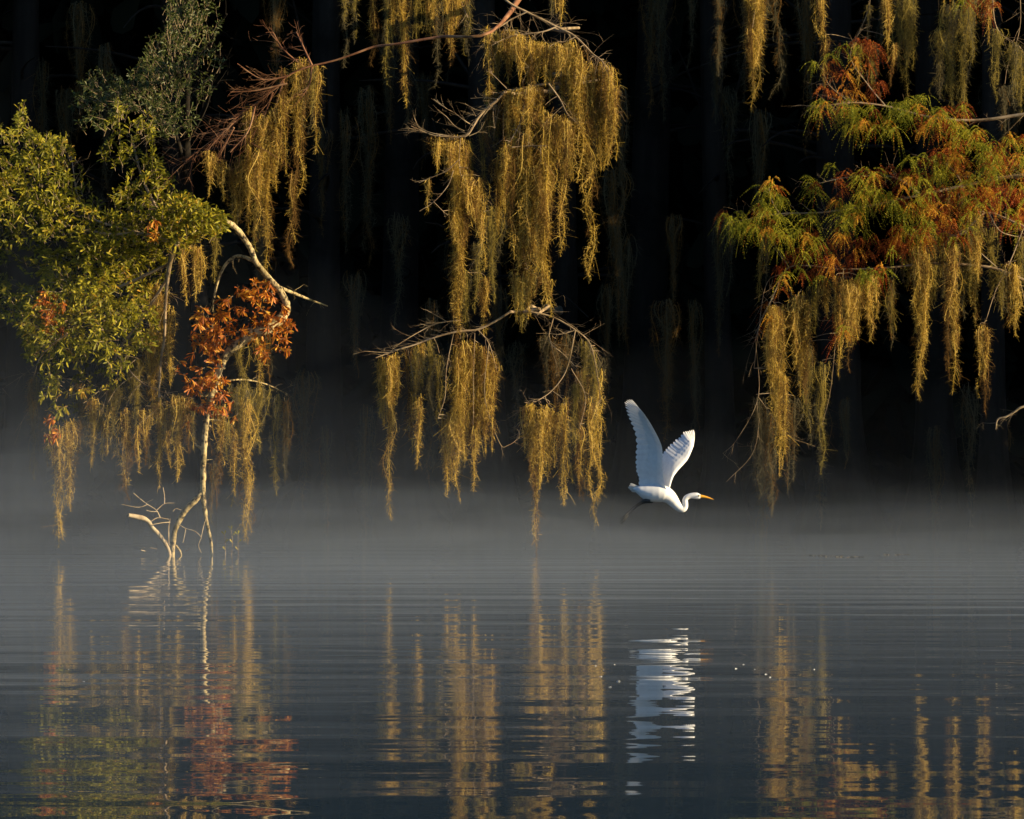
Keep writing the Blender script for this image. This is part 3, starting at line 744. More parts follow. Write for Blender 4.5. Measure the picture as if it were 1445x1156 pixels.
bough([([(850, 112), (812, 118), (774, 118), (743, 124), (719, 129), (701, 142), (690, 155)], 44.3, -.4, [2.6, 2.6, 2.6, 2.4, 2.4, 2.6, 2], 30, .3, tw), ([(774, 118), (790, 140), (800, 160), (815, 175)], 43.9, 0, [1.5, 1.4, 1.2, .8], 16, .22, tw), ([(743, 124), (735, 170), (720, 200)], 43.9, 0, [1.2, 1, .7], 10, .22, tw), ([(722, 208), (745, 206), (770, 206)], 43.8, 0, [.8, .9, .7], 6, .15, tw), ([(715, 125), (700, 110), (690, 100)], 43.8, 0, [1, .7, .5], 3, .1, tw), ([(730, 300), (745, 380), (770, 395)], 44, 0, [.7, .7, .5], 8, .15, tw), ([(735, 170), (730, 240), (730, 300)], 44, 0, [.7, .7, .6], 5, .15, tw)],
      'middle bough', mouth=2)
fl = dict(spread=.6, sag=-.05, bias=(-.6, 0, .1))
bough([([(712, 130), (701, 142), (688, 152), (676, 165), (668, 178), (660, 190), (650, 193), (630, 193), (611, 191), (594, 184), (580, 178)], 43.9, -.2, [2.6, 2.6, 2.4, 2.4, 2.2, 2.2, 2, 1.4, 1.2, 1, .7], 26, .24, fl), ([(668, 178), (655, 170), (642, 160), (628, 152), (612, 140)], 43.8, 0, [1.2, 1, .9, .7, .5], 8, .15, fl), ([(655, 185), (642, 178), (630, 165), (618, 155)], 43.7, 0, [1.1, .9, .8, .5], 6, .15, fl), ([(688, 155), (675, 156), (662, 150), (656, 146)], 43.7, 0, [1, .9, .7, .5], 4, .12, fl), ([(702, 140), (685, 138), (664, 139)], 43.7, 0, [1, .8, .5], 4, .12, fl), ([(640, 193), (610, 188), (592, 180), (585, 167)], 43.7, 0, [1, .9, .8, .5], 6, .12, fl),
       ([(662, 192), (676, 185), (684, 172)], 43.7, 0, [1, .8, .6], 3, .1, tw), ([(648, 225), (632, 240), (615, 248), (591, 258)], 43.7, 0, [.9, .9, .8, .5], 6, .12, fl), ([(640, 240), (632, 262), (612, 285), (592, 298)], 43.7, 0, [.8, .8, .7, .5], 6, .12, fl), ([(612, 285), (625, 298), (632, 304)], 43.7, 0, [.6, .5, .4], 2, .1, tw), ([(650, 193), (648, 225), (652, 250), (672, 262)], 43.8, 0, [1, .9, .8, .6], 4, .12, tw), ([(672, 262), (690, 300), (680, 345), (660, 385)], 43.9, .3, [.7, .7, .6, .5], 8, .15, tw)],
      'forked left bough', label="pale forked bough with bare upswept twigs", mouth=0)
bough([([(720, 440), (696, 455), (674, 465), (655, 467), (636, 470), (611, 477), (584, 487), (560, 494), (549, 498), (530, 505)], 44.1, -.2, [2.4, 2.4, 2.2, 2.0, 1.8, 1.6, 1.6, 1.5, 1.4, .7], 26, .22, fl), ([(650, 452), (632, 454), (612, 458), (594, 467), (575, 478), (555, 490)], 43.9, 0, [1.4, 1.2, 1.1, 1, .9, .6], 12, .2, fl), ([(548, 498), (530, 497), (515, 496), (498, 500)], 43.9, 0, [1, .9, .7, .5], 3, .12, fl), ([(674, 465), (690, 485), (700, 520)], 44, 0, [1.2, 1, .6], 8, .15, tw), ([(632, 455), (615, 445), (600, 437)], 43.9, 0, [.8, .7, .4], 3, .1, fl), ([(640, 470), (630, 520), (628, 560), (618, 590)], 43.8, 0, [.9, .8, .7, .4], 5, .12, tw), ([(690, 485), (684, 560), (705, 625), (718, 628), (733, 618)], 43.9, .1, [.8, .8, .7, .7, .4], 8, .12, tw), ([(670, 470), (668, 540), (668, 600)], 43.9, 0, [.7, .6, .5], 5, .12, tw), ([(575, 490), (582, 530), (586, 560)], 44, 0, [.6, .6, .4], 4, .1, tw)],
      'lower left bough', label="low pale bough reaching left above the water", mouth=0)
bough([([(740, 440), (753, 441), (781, 448), (812, 466), (833, 486), (843, 531), (847, 566)], 44.3, 0, [2, 1.9, 1.8, 1.5, 1.2, .9, .6], 30, .3, dict(spread=.7, sag=.25)), ([(781, 448), (775, 480), (795, 500), (815, 520)], 44.4, 0, [1.2, 1, .8, .5], 14, .25, tw), ([(812, 466), (800, 520), (780, 550), (758, 566), (744, 574), (736, 600), (728, 622)], 44.2, -.1, [1.3, 1.2, 1, .9, .8, .7, .5], 20, .2, tw), ([(812, 466), (790, 472), (770, 470)], 44.6, 0, [.9, .8, .5], 8, .2, tw), ([(806, 520), (826, 560), (818, 605)], 44.3, 0, [.8, .7, .5], 8, .2, tw), ([(780, 552), (795, 565), (802, 590)], 44.4, 0, [.7, .6, .4], 5, .15, tw)],
      'lower right arch', mouth=0)

# ------------------------------------------------------------------ right cypress with rust and green sprays
rb_ = np.array([6.2, 46.2, 0.0])
right_tree = empty("cypress_tree", rb_, "bald cypress reaching in from the right with rusty and green feathery foliage", "tree")
mb = MB()
tube(mb, [rb_ + [0, 0, -.4], rb_, rb_ + [0, 0, .8], rb_ + [0, 0, 2.2], rb_ + [.05, 0, 6], rb_ + [.1, .1, 11]], [.55, .5, .33, .26, .2, .1], 14, 50, .04)
mb.build("trunk", M['dark_bark'], right_tree)
def rbough(lines, host=None, z=4.0, label=None, mat='twig'):
    L = []
    for a, (pts, Y, dY, R, nt_, tl, kw) in enumerate(lines):
        P = px_line(pts, Y + .1, dY + .15, .03); R = np.array(R, float) * kk * .62
        if a == 0:
            P = np.vstack([[rb_ + np.array([0, 0, z])], P]); R = np.concatenate([[R[0] * 1.3], R])
        L.append((P, R, nt_, tl, kw))
    mb, Cs = branch(right_tree, "branch", None, L, host)
    if host and host in MOSS: hang_twigs(mb, host, tops(host))
    o = mb.build("branch", M[mat], right_tree)
    if label: o["label"] = label
    return Cs
rbough([([(1480, -60), (1400, -40), (1300, -38), (1200, -36), (1100, -38), (1010, -40)], 45.2, .1, [6, 5, 4, 3.4, 2.6, 1.5], 40, .35, tw), ([(1400, -40), (1380, 0), (1345, 10)], 45.1, 0, [2, 1.5, 1], 8, .2, tw), ([(1400, -40), (1402, 20), (1410, 45), (1428, 58)], 45, -.1, [2, 1.6, 1.2, .8], 10, .25, tw), ([(1230, -36), (1226, 10), (1212, 45), (1200, 60)], 45.2, 0, [1.6, 1.2, 1, .6], 8, .2, tw), ([(1438, -30), (1440, 30), (1432, 70)], 44.9, 0, [1.2, 1, .6], 6, .2, tw)], 'high right bough', 6.9)
rc = []
rc += rbough([([(1480, 150), (1420, 165), (1370, 170), (1310, 165), (1250, 150), (1200, 145), (1150, 152)], 44.9, -.2, [4.5, 4, 3.4, 3, 2.4, 1.8, .9], 30, .3, tw), ([(1250, 150), (1225, 120), (1200, 80), (1215, 40)], 44.9, 0, [1.6, 1.3, 1, .6], 18, .22, tw), ([(1200, 145), (1170, 120), (1160, 95)], 44.9, 0, [1.2, 1, .6], 10, .2, tw)], None, 5.2)
rc += rbough([([(1480, 240), (1420, 250), (1360, 262), (1300, 275), (1230, 290), (1160, 300), (1100, 302), (1025, 315)], 44.9, -.2, [5, 4.4, 3.8, 3.2, 2.6, 2, 1.5, .8], 46, .3, tw), ([(1300, 275), (1260, 250), (1200, 250), (1150, 260)], 45.1, 0, [2, 1.6, 1.2, .7], 20, .25, tw), ([(1360, 262), (1340, 235), (1310, 225)], 44.8, 0, [1.6, 1.2, .7], 12, .2, tw), ([(1100, 302), (1090, 285), (1085, 265)], 44.7, 0, [1.2, 1, .6], 6, .15, tw)], None, 4.5)
rc += rbough([([(1480, 330), (1440, 318), (1395, 300), (1376, 312), (1350, 332), (1300, 335), (1280, 330)], 44.9, 0, [4, 3.4, 2.6, 2, 1.8, 1.4, .8], 26, .25, tw), ([(1376, 312), (1360, 330), (1345, 332), (1330, 325)], 44.7, 0, [1.4, 1.2, 1, .6], 6, .15, tw), ([(1395, 300), (1410, 325), (1430, 333), (1447, 335)], 44.7, 0, [1.5, 1.3, 1.1, .8], 6, .15, tw), ([(1445, 320), (1425, 370), (1405, 410), (1392, 450), (1388, 460)], 44.9, 0, [1.5, 1.2, 1, .8, .6], 8, .2, tw), ([(1385, 358), (1410, 380), (1430, 395)], 44.7, 0, [.9, .9, .6], 4, .12, tw), ([(1425, 370), (1440, 400), (1448, 440)], 44.8, 0, [.9, .8, .5], 6, .15, tw)], 'right cypress boughs', 4.0)
rc += rbough([([(1480, 400), (1400, 378), (1320, 372), (1250, 378), (1190, 380), (1140, 375), (1110, 380), (1090, 420), (1075, 450), (1066, 480)], 45.2, -.5, [4, 3.4, 2.8, 2.4, 2, 1.8, 1.7, 1.5, 1.1, .7], 44, .28, tw), ([(1110, 385), (1082, 400), (1070, 470), (1064, 520)], 44.9, 0, [1, .9, .8, .5], 8, .2, tw), ([(1090, 425), (1108, 440), (1130, 410)], 44.7, 0, [1, .9, .6], 8, .15, tw), ([(1190, 380), (1188, 420), (1180, 470)], 44.7, 0, [.9, .8, .5], 8, .15, tw), ([(1066, 480), (1070, 560), (1040, 620), (1020, 640)], 45.6, .3, [.7, .7, .6, .4], 8, .15, tw), ([(1070, 560), (1110, 612), (1150, 630)], 45.6, .3, [.7, .6, .4], 5, .15, tw), ([(1072, 590), (1062, 640), (1025, 680)], 45.8, 0, [.6, .6, .4], 4, .15, tw), ([(1180, 470), (1172, 550), (1160, 600)], 45.4, .2, [.7, .6, .4], 5, .15, tw)], 'drooping cypress end', 3.4)

def cypress_sprays(mb, S, L=.14, nf=9, mat=0):
    """drooping tufts: each tuft is a fan of feathers, each feather a stalk with two rows of short needles"""
    n = len(S); m = n * nf
    s = np.repeat(np.arange(n), nf)
    D = rdirs(m); D[:, 2] = D[:, 2] * .45 - .12; D[:, 1] *= .8
    D = unit(D)
    Lf = L * rng.uniform(.55, 1.2, m)
    Cc = np.tile(np.array([0, 0, -.95]), (m, 1)) + rdirs(m) * .2
    p = wisps(mb, S[s] + rng.normal(size=(m, 3)) * .015, D, Lf, .0018, nseg=7, sides=2, mat=mat, C=Cc)
    t = 12
    for side in (-1, 1):
        u = np.linspace(.08, 1, t)
        ii = np.minimum((u * 7).astype(int), 6)
        fr = (u * 7 - ii)[None, :, None]
        Q = p[:, ii] * (1 - fr) + p[:, ii + 1] * fr
        Tt = unit(p[:, ii + 1] - p[:, ii])
        sd = unit(np.cross(Tt, np.repeat(rdirs(m)[:, None], t, 1)))
        if side == -1: keep = sd
        else: sd = -keep
        Dn = unit(sd + Tt * .55 + np.array([0, 0, -.15]))
        wl = (.0135 * np.sin(np.clip(u, 0, .97) * math.pi * .93 + .2) + .005)[None].repeat(m, 0)
        wisps(mb, Q.reshape(-1, 3), Dn.reshape(-1, 3), wl.ravel(), .0030, .15, .1, 1, 2, mat, .4)

green = [([(1140, 150), (1178, 145), (1175, 168), (1150, 170)], 5), ([(1180, 155), (1240, 150), (1238, 190), (1195, 195)], 16), ([(1225, 155), (1270, 150), (1265, 190), (1235, 190)], 10), ([(1262, 140), (1312, 135), (1300, 172), (1270, 170)], 12), ([(1318, 158), (1362, 160), (1355, 186), (1322, 182)], 9), ([(1342, 185), (1388, 190), (1385, 212), (1350, 210)], 10), ([(1388, 208), (1418, 205), (1412, 245), (1392, 245)], 9), ([(1425, 200), (1450, 195), (1450, 238), (1430, 235)], 8),
         ([(1074, 275), (1088, 260), (1108, 275), (1106, 300), (1070, 305)], 14), ([(1018, 300), (1060, 302), (1066, 325), (1025, 330)], 13), ([(1060, 300), (1145, 305), (1150, 335), (1070, 335)], 22), ([(1138, 245), (1162, 250), (1158, 280), (1142, 280)], 5), ([(1178, 285), (1232, 290), (1225, 335), (1182, 335)], 18), ([(1205, 242), (1250, 240), (1240, 285), (1210, 280)], 12), ([(1243, 278), (1268, 282), (1262, 305), (1246, 300)], 6), ([(1278, 225), (1304, 222), (1300, 260), (1282, 262)], 8), ([(1315, 220), (1358, 215), (1355, 255), (1320, 260)], 12), ([(1140, 335), (1165, 330), (1165, 365), (1145, 360)], 5), ([(1365, 250), (1375, 248), (1375, 275), (1366, 272)], 3), ([(1270, 285), (1300, 285), (1298, 320), (1275, 320)], 7), ([(1380, 270), (1395, 270), (1392, 300), (1380, 300)], 3)]
rust = [([(1145, 90), (1200, 55), (1250, 60), (1265, 110), (1235, 150), (1160, 140)], 36), ([(1290, 150), (1365, 150), (1355, 195), (1300, 190)], 20), ([(1380, 195), (1450, 190), (1450, 285), (1390, 280)], 40), ([(1165, 235), (1245, 240), (1235, 285), (1175, 275)], 18), ([(1260, 235), (1320, 250), (1310, 300), (1265, 300)], 24), ([(1315, 205), (1360, 205), (1362, 230), (1320, 230)], 14), ([(1295, 262), (1372, 260), (1378, 340), (1300, 345)], 55), ([(1345, 240), (1400, 250), (1400, 300), (1350, 300)], 24), ([(1090, 335), (1180, 325), (1250, 340), (1245, 395), (1180, 400), (1100, 385)], 60), ([(1250, 320), (1305, 325), (1300, 358), (1258, 360)], 22), ([(1172, 430), (1195, 440), (1192, 490), (1176, 490)], 8), ([(1215, 370), (1250, 380), (1245, 420), (1225, 400)], 9), ([(1395, 250), (1450, 260), (1450, 330), (1400, 320)], 26), ([(1098, 380), (1110, 385), (1108, 415), (1098, 412)], 5), ([(1300, -10), (1420, -20), (1400, 30), (1380, 15)], 8), ([(1080, 430), (1100, 440), (1095, 470), (1084, 465)], 5)]
def tufts(mb, table, share, L, nf, dz, Y, dY):
    for poly, n in table:
        q = int(round(n * share + rng.uniform(-.3, .3)))
        if q > 0: cypress_sprays(mb, sample_poly(poly, q, Y, dY) + np.array([0, 0, dz]), L, nf)
mb = MB(); tufts(mb, green, .82, .17, 9, .05, 44.66, .3); tufts(mb, rust, .16, .14, 8, .03, 44.6, .3)
tag(mb.build("foliage", M['cy_green'], right_tree), "green feathery foliage")
mb = MB(); tufts(mb, rust, .72, .135, 8, .03, 45.05, .4); tufts(mb, green, .16, .13, 8, .04, 44.85, .3)
tag(mb.build("foliage", M['cy_rust'], right_tree), "rusty dying foliage")
mb = MB(); tufts(mb, rust, .12, .14, 8, .04, 44.62, .25); tufts(mb, green, .10, .14, 9, .05, 44.55, .25)
tag(mb.build("foliage", M['cy_gold'], right_tree), "orange and gold turning foliage")

# pale bare twig at the right edge
tb = np.array([6.0, 44.6, 0.0])
snag = empty("dead_snag", tb, "thin pale dead twig bending in from the right edge above the mist", "dead wood")
mb = MB()
p0 = at(1405, 608, 44.4)
C = tube(mb, [tb + [0, 0, -.2], tb + [-.05, 0, .8], at(1490, 570, 44.5), at(1445, 574, 44.4), at(1432, 581, 44.4), at(1420, 588, 44.4), at(1408, 592, 44.4), at(1405, 606, 44.4)], [.03, .025, .018, .013, .012, .011, .009, .006], 6, 40, .05)
twiggy(mb, C, 8, .15, .003)
mb.build("twig", M['dead_wood'], snag)

# ------------------------------------------------------------------ hang the moss
HOSTTXT = {'crown': "under the leafy green crown", 'leaning trunk': "from the pale leaning trunk", 'reddish twigs': "from the reddish twig branch", 'high bough': "from above the frame, upper middle",
           'upper arching bough': "from the topmost arching bough", 'middle bough': "from the middle cypress bough", 'forked left bough': "from the pale forked bough", 'lower left bough': "from the low left-reaching bough", 'lower right arch': "from the low right-hand arch",
           'high right bough': "from above the frame, upper right", 'drooping cypress end': "from the drooping rusty cypress end", 'right cypress boughs': "from the right-edge cypress boughs"}
TONE = {'moss': 'golden', 'moss_olive': 'olive', 'moss_grey': 'greyish'}
seed = 100
for h, L in MOSS.items():
    L.sort(key=lambda c: c[0])
    cnt = {}
    for c in L:
        seed += 1
        x, top, bot, w, Y, m, d = c
        form = "long" if bot - top > 150 else ("short" if bot - top < 80 else "mid-length")
        form += " thin" if w <= 9 else (" broad" if w >= 18 else "")
        key = TONE[m]
        i = cnt[key] = cnt.get(key, 0) + 1
        mb, p = moss_mesh(x, top, bot, w, Y, d * 1.15, seed)
        o = mb.build("moss_clump", [M[m], M[{'moss': 'moss_brown_shade', 'moss_olive': 'moss_grey', 'moss_grey': 'moss_brown_shade'}[m]]], loc=p, smooth=False)
        tag(o, "%s %s moss %s, %s %s clump from left" % (form, TONE[m], HOSTTXT[h], ORD[i - 1], TONE[m]), "moss", "moss hanging " + HOSTTXT[h])

# dim strands far back in the shade: nothing tells them apart
mbp = []
protos = []
for s in range(6):
    mb, p = moss_mesh(722, 0, rng.uniform(120, 260), rng.uniform(10, 26), 50, .9, 900 + s)
    o = mb.build("moss_strand", [M['moss_grey'], M['moss_brown_shade']], loc=p, smooth=False)
    protos.append(o)
spots = []
r2 = np.random.default_rng(21)
for px, top in [(865, 235), (872, 300), (857, 400), (1071, 150), (705, 400), (727, 480), (455, 180), (488, 150), (520, 120), (600, 100), (640, 330), (560, 300), (430, 520), (460, 600), (515, 570), (500, 380), (1075, 600), (1370, 540), (1405, 590), (1160, 560), (1320, 600), (880, 330), (1010, 60), (1030, 300), (940, 420), (60, 80), (150, 60), (1195, 560)]:
    spots.append((px, top))
while len(spots) < 64: spots.append((r2.uniform(-20, 1460), r2.choice([-60, -40, 0, 40, 120, 300, 420])))
for i, (px, top) in enumerate(spots):
    if i < 6: o = protos[i]
    else:
        o = protos[i % 6].copy(); col.objects.link(o)
    Y = ydim(px) + r2.uniform(.5, 3)
    o.location = at(px, top, Y)
    o.rotation_euler[2] = r2.uniform(0, 6.28)
    s = r2.uniform(.7, 1.3); o.scale = (s, s, s * r2.uniform(.9, 1.3))
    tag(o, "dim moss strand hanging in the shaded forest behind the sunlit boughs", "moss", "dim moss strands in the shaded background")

# ------------------------------------------------------------------ the egret
YB = 37.0
def eg(cx, cy, dy=0.0):
    """a point of the egret from the enlarged photograph detail, dy metres nearer (-) or farther (+)"""
    return at(840 + cx / 4.815, 540 + cy / 4.815, YB + dy)
ke = YB / F / 4.815
white, nt, out = new_mat("white_feathers")
tc = N(nt, "ShaderNodeTexCoord")
no = N(nt, "ShaderNodeTexNoise", Scale=30.0, Detail=3.0)
nt.links.new(tc.outputs["Object"], no.inputs["Vector"])
p = N(nt, "ShaderNodeBsdfPrincipled", Roughness=.7)
p.inputs["Specular IOR Level"].default_value = .15
nt.links.new(ramp(nt, no.outputs[0], [(.3, (.74, .74, .75)), (.7, (.84, .84, .84))]), p.inputs["Base Color"])
t_ = N(nt, "ShaderNodeBsdfTranslucent"); t_.inputs[0].default_value = (.8, .78, .74, 1)
ms = N(nt, "ShaderNodeMixShader"); ms.inputs[0].default_value = .12
nt.links.new(p.outputs[0], ms.inputs[1]); nt.links.new(t_.outputs[0], ms.inputs[2]); nt.links.new(ms.outputs[0], out.inputs[0])
def plain(name, c, r=.5):
    m, nt, out = new_mat(name)
    tc = N(nt, "ShaderNodeTexCoord"); no = N(nt, "ShaderNodeTexNoise", Scale=60.0)
    nt.links.new(tc.outputs["Object"], no.inputs["Vector"])
    p = N(nt, "ShaderNodeBsdfPrincipled", Roughness=r)
    nt.links.new(ramp(nt, no.outputs[0], [(.3, tuple(a * .85 for a in c)), (.7, c)]), p.inputs["Base Color"])
    nt.links.new(p.outputs[0], out.inputs[0])
    return m
M['bill'] = plain("yellow_bill", (.75, .36, .03), .4)
M['leg'] = plain("dark_leg_skin", (.03, .032, .035), .6)
M['eye'] = plain("yellow_eye", (.5, .4, .03), .2)
M['pupil'] = plain("black_pupil", (.01, .01, .01), .15)

mb = MB()
# trunk, neck and head: one lofted skin (x, y of the axis in the detail; half height; half width)
st = [(255, 720, 7, 14), (272, 723, 17, 30), (300, 730, 32, 48), (340, 742, 52, 60), (385, 750, 60, 70), (430, 752, 60, 76), (470, 758, 56, 74), (500, 775, 50, 60), (525, 800, 42, 46), (550, 830, 34, 34), (575, 852, 27, 26), (596, 858, 24, 22), (610, 843, 20, 20), (611, 818, 19, 18), (610, 798, 18, 17), (622, 780, 18, 17), (645, 770, 18, 17), (668, 768, 20, 18), (688, 770, 22, 19), (703, 774, 19, 16), (716, 778, 12, 10)]
S_ = np.array(st, float)
nn = 140
cx = spline(np.stack([S_[:, 0], S_[:, 1], np.zeros(len(S_))], 1), nn)
ru = np.interp(np.linspace(0, 1, nn), np.linspace(0, 1, len(S_)), S_[:, 2]); rv = np.interp(np.linspace(0, 1, nn), np.linspace(0, 1, len(S_)), S_[:, 3])
Cw = np.array([eg(a, b) for a, b, _ in cx])
Tn = unit(np.gradient(Cw, axis=0)); A = np.array([0, 1.0, 0]); Bn = unit(np.cross(Tn, A))
th = np.arange(24) * 2 * math.pi / 24
V = Cw[:, None] + (rv * ke)[:, None, None] * np.cos(th)[None, :, None] * A + (ru * ke)[:, None, None] * np.sin(th)[None, :, None] * Bn[:, None]
i = (np.arange(nn - 1) * 24)[:, None]; j = np.arange(24)[None]; j2 = (j + 1) % 24
mb.add(V.reshape(-1, 3), np.stack([i + j, i + j2, i + 24 + j2, i + 24 + j], -1).reshape(-1, 4))
for q in (0, nn - 1):
    mb.add(np.vstack([V[q], Cw[q]]), [[a, (a + 1) % 24, 24] for a in range(24)])

def wing(lead, trail, dy_root, dy_tip, camber, n_f, tilt, side):
    """lead, trail: outlines root to tip. A thick covert panel along the leading edge, then overlapping flight feathers, each a blade of its own shape."""
    r = np.random.default_rng(n_f)
    def outline(pts, s):
        c = spline(np.array([(a, b, 0) for a, b in pts], float), 241)[:, :2]
        return np.stack([np.interp(s, np.linspace(0, 1, 241), c[:, q]) for q in (0, 1)], -1)
    def pos(s, cc, off=0.0):
        s = np.asarray(s, float); cc = np.asarray(cc, float)
        sc_ = np.clip(s, 0, 1)
        xy = outline(lead, sc_) * (1 - cc[..., None]) + outline(trail, sc_) * cc[..., None]
        dy = dy_root + (dy_tip - dy_root) * sc_ ** 1.25 + camber * np.sin(math.pi * np.clip(cc, 0, 1) ** .65) + tilt * cc + off
        x = 840 + xy[..., 0] / 4.815; z = 540 + xy[..., 1] / 4.815
        d = YB + dy
        return np.stack([(x - W0 / 2) * YB / F, d, CAMH + (HOR - z) * YB / F], -1)
    # covert panel
    ns, nc = 120, 14
    S2, C2 = np.meshgrid(np.linspace(0, .97, ns), np.linspace(0, 1, nc), indexing='ij')
    row = .34 + .30 * (1 - S2) + .035 * np.sin(S2 * 2 * math.pi * n_f * .8)
    CC = C2 * row
    G0 = pos(S2, CC, -(.012 * (1 - C2) ** .6 + .0022) * (1 - .5 * S2) * np.where(C2 == 0, .3, 1) - .0022 * ((C2 * 3.0) % 1.0) * (C2 < .99))
    G1 = pos(S2, CC, +(.012 * (1 - C2) ** .6 + .0022) * (1 - .5 * S2) * np.where(C2 == 0, .3, 1))
    i = (np.arange(ns - 1) * nc)[:, None]; j = np.arange(nc - 1)[None]
    f = np.stack([i + j, i + j + 1, i + nc + j + 1, i + nc + j], -1).reshape(-1, 4)
    mb.add(G0.reshape(-1, 3), f); mb.add(G1.reshape(-1, 3), f[:, ::-1])
    for sl in ((slice(None), 0), (slice(None), nc - 1), (0, slice(None)), (ns - 1, slice(None))):
        E = np.stack([G0[sl], G1[sl]], 1); m_ = len(E); ii = np.arange(m_ - 1) * 2
        mb.add(E.reshape(-1, 3), np.stack([ii, ii + 1, ii + 3, ii + 2], -1))
    # flight feathers, shingled from root to tip
    nt_, nu = 16, 5
    t = np.linspace(0, 1, nt_)
    for k in range(n_f):
        sk = (k + .5) / n_f
        tip = 1 - .035 * r.uniform(0, 1)
        half = .5 / n_f * (1.75 - .85 * sk)
        b_ = .90 - .2 * sk
        prof = np.where(t < b_, 1, np.sqrt(np.clip(1 - ((t - b_) / (1 - b_)) ** 2, 0, 1))) * (1 - .25 * sk * t)
        prof[-1] = .3 - .2 * sk
        u = np.linspace(-1, 1, nu)
        Sg = sk + half * prof[:, None] * u[None]
        Cg = np.repeat((.12 + (tip - .12) * t)[:, None], nu, 1)
        off = side * (.0055 * u[None] * (.4 + .6 * t[:, None]) - .0015 * np.cos(u * 3)[None]) + .0006 * (k % 3)
        for sg in (-1, 1):
            G = pos(Sg, Cg, off + sg * .0007)
            i = (np.arange(nt_ - 1) * nu)[:, None]; j = np.arange(nu - 1)[None]
            ff = np.stack([i + j, i + j + 1, i + nu + j + 1, i + nu + j], -1).reshape(-1, 4)
            mb.add(G.reshape(-1, 3), ff if sg < 0 else ff[:, ::-1])
# near wing
wing([(500, 760), (470, 700), (456, 620), (452, 540), (450, 450), (430, 390), (402, 335), (375, 288), (352, 252), (340, 236), (332, 226), (328, 219)],
     [(345, 765), (300, 705), (292, 650), (275, 600), (272, 545), (272, 480), (275, 410), (258, 330), (235, 265), (210, 210), (199, 165), (193, 136), (207, 118), (228, 113), (243, 116)], -.06, -.40, .02, 26, .11, 1)
# far wing
wing([(500, 765), (512, 706), (530, 650), (560, 605), (600, 562), (632, 525), (655, 480), (668, 450), (676, 430), (680, 415), (683, 400), (685, 390)],
     [(420, 745), (450, 660), (452, 600), (455, 540), (460, 490), (480, 455), (510, 425), (545, 395), (580, 368), (612, 334), (640, 328), (665, 321), (684, 319), (692, 340)], .06, .34, -.03, 24, .13, 1)
# tail feathers
for q in range(9):                                # tail: a short fan of square-ended feathers
    f_ = (q - 4) / 4
    a0, a1 = eg(322, 730 + 7 * f_, .004 * q), eg(222 + 16 * abs(f_) + 5 * (q % 2) + 8 * (f_ > 0) * f_, 712 + 25 * f_, .05 * f_)
    ax = a1 - a0; wd = unit(np.array([-ax[2], .35 * np.linalg.norm(ax), ax[0]]))
    tt = np.array([0, .4, .75, .93, 1.0]); ww = np.array([.5, .8, 1, .85, .35]) * .011
    V = np.stack([a0 + ax * tt[:, None] + wd * (ww * e)[:, None] + np.array([0, .003 * e - .001 * q, 0]) for e in (-1, 0, 1)], 1)
    ii = (np.arange(4) * 3)[:, None]; jj = np.arange(2)[None]
    mb.add(V.reshape(-1, 3), np.stack([ii + jj, ii + jj + 1, ii + 3 + jj + 1, ii + 3 + jj], -1).reshape(-1, 4))
root_loc = eg(430, 752)
egret = mb.build("egret", [white], loc=root_loc)
tag(egret, "white great egret flying low over the misty water with both wings raised", "bird")
def part(mb, name, mat):
    o = mb.build(name, mat, loc=root_loc); o.parent = egret; o.location = (0, 0, 0); return o
mb = MB()
tube(mb, [eg(702, 772), eg(735, 775), eg(770, 783), eg(804, 794)], np.array([13, 10, 6, 1.2]) * ke, 10, 16)
part(mb, "bill", M['bill'])
def ball(mb, c, r, n=10):
    u = np.linspace(0, math.pi, n); v = np.arange(2 * n) * math.pi / n
    V = np.stack([np.sin(u)[:, None] * np.cos(v), np.sin(u)[:, None] * np.sin(v), np.cos(u)[:, None] * np.ones(2 * n)], -1) * r + c
    i = (np.arange(n - 1) * 2 * n)[:, None]; j = np.arange(2 * n)[None]; j2 = (j + 1) % (2 * n)
    mb.add(V.reshape(-1, 3), np.stack([i + j, i + j2, i + 2 * n + j2, i + 2 * n + j], -1).reshape(-1, 4))
for s in (-1, 1):
    mb = MB(); ball(mb, eg(704, 769, s * .0195), 6.5 * ke); e = part(mb, "eye", M['eye'])
    mb = MB(); ball(mb, eg(705, 769, s * .0258), 3.8 * ke, 8); part(mb, "pupil", M['pupil']).parent = e
for s in (-1, 1):
    mb = MB()
    o_ = 10 * s
    tube(mb, [eg(380 + o_, 800, s * .03), eg(330, 808 + o_ * .5, s * .035), eg(285, 832 + o_ * .6, s * .03)], np.array([20, 10, 6]) * ke, 8, 14)
    tube(mb, [eg(285, 832 + o_ * .6, s * .03), eg(255, 860 + o_, s * .03), eg(222, 892 + o_, s * .03)], np.array([6, 3.6, 3.2]) * ke, 7, 10)
    for a, b, d in ((170, 950, 0), (178, 952, .02), (165, 938, -.02), (200, 925, .012)):
        tube(mb, [eg(222, 892 + o_, s * .03), eg((222 + a) / 2 + 4, (892 + b) / 2 + o_, s * .03 + d * .6), eg(a, b + o_, s * .03 + d)], np.array([4.5, 3.5, 1.5]) * ke, 5, 7)
    part(mb, "leg", M['leg'])

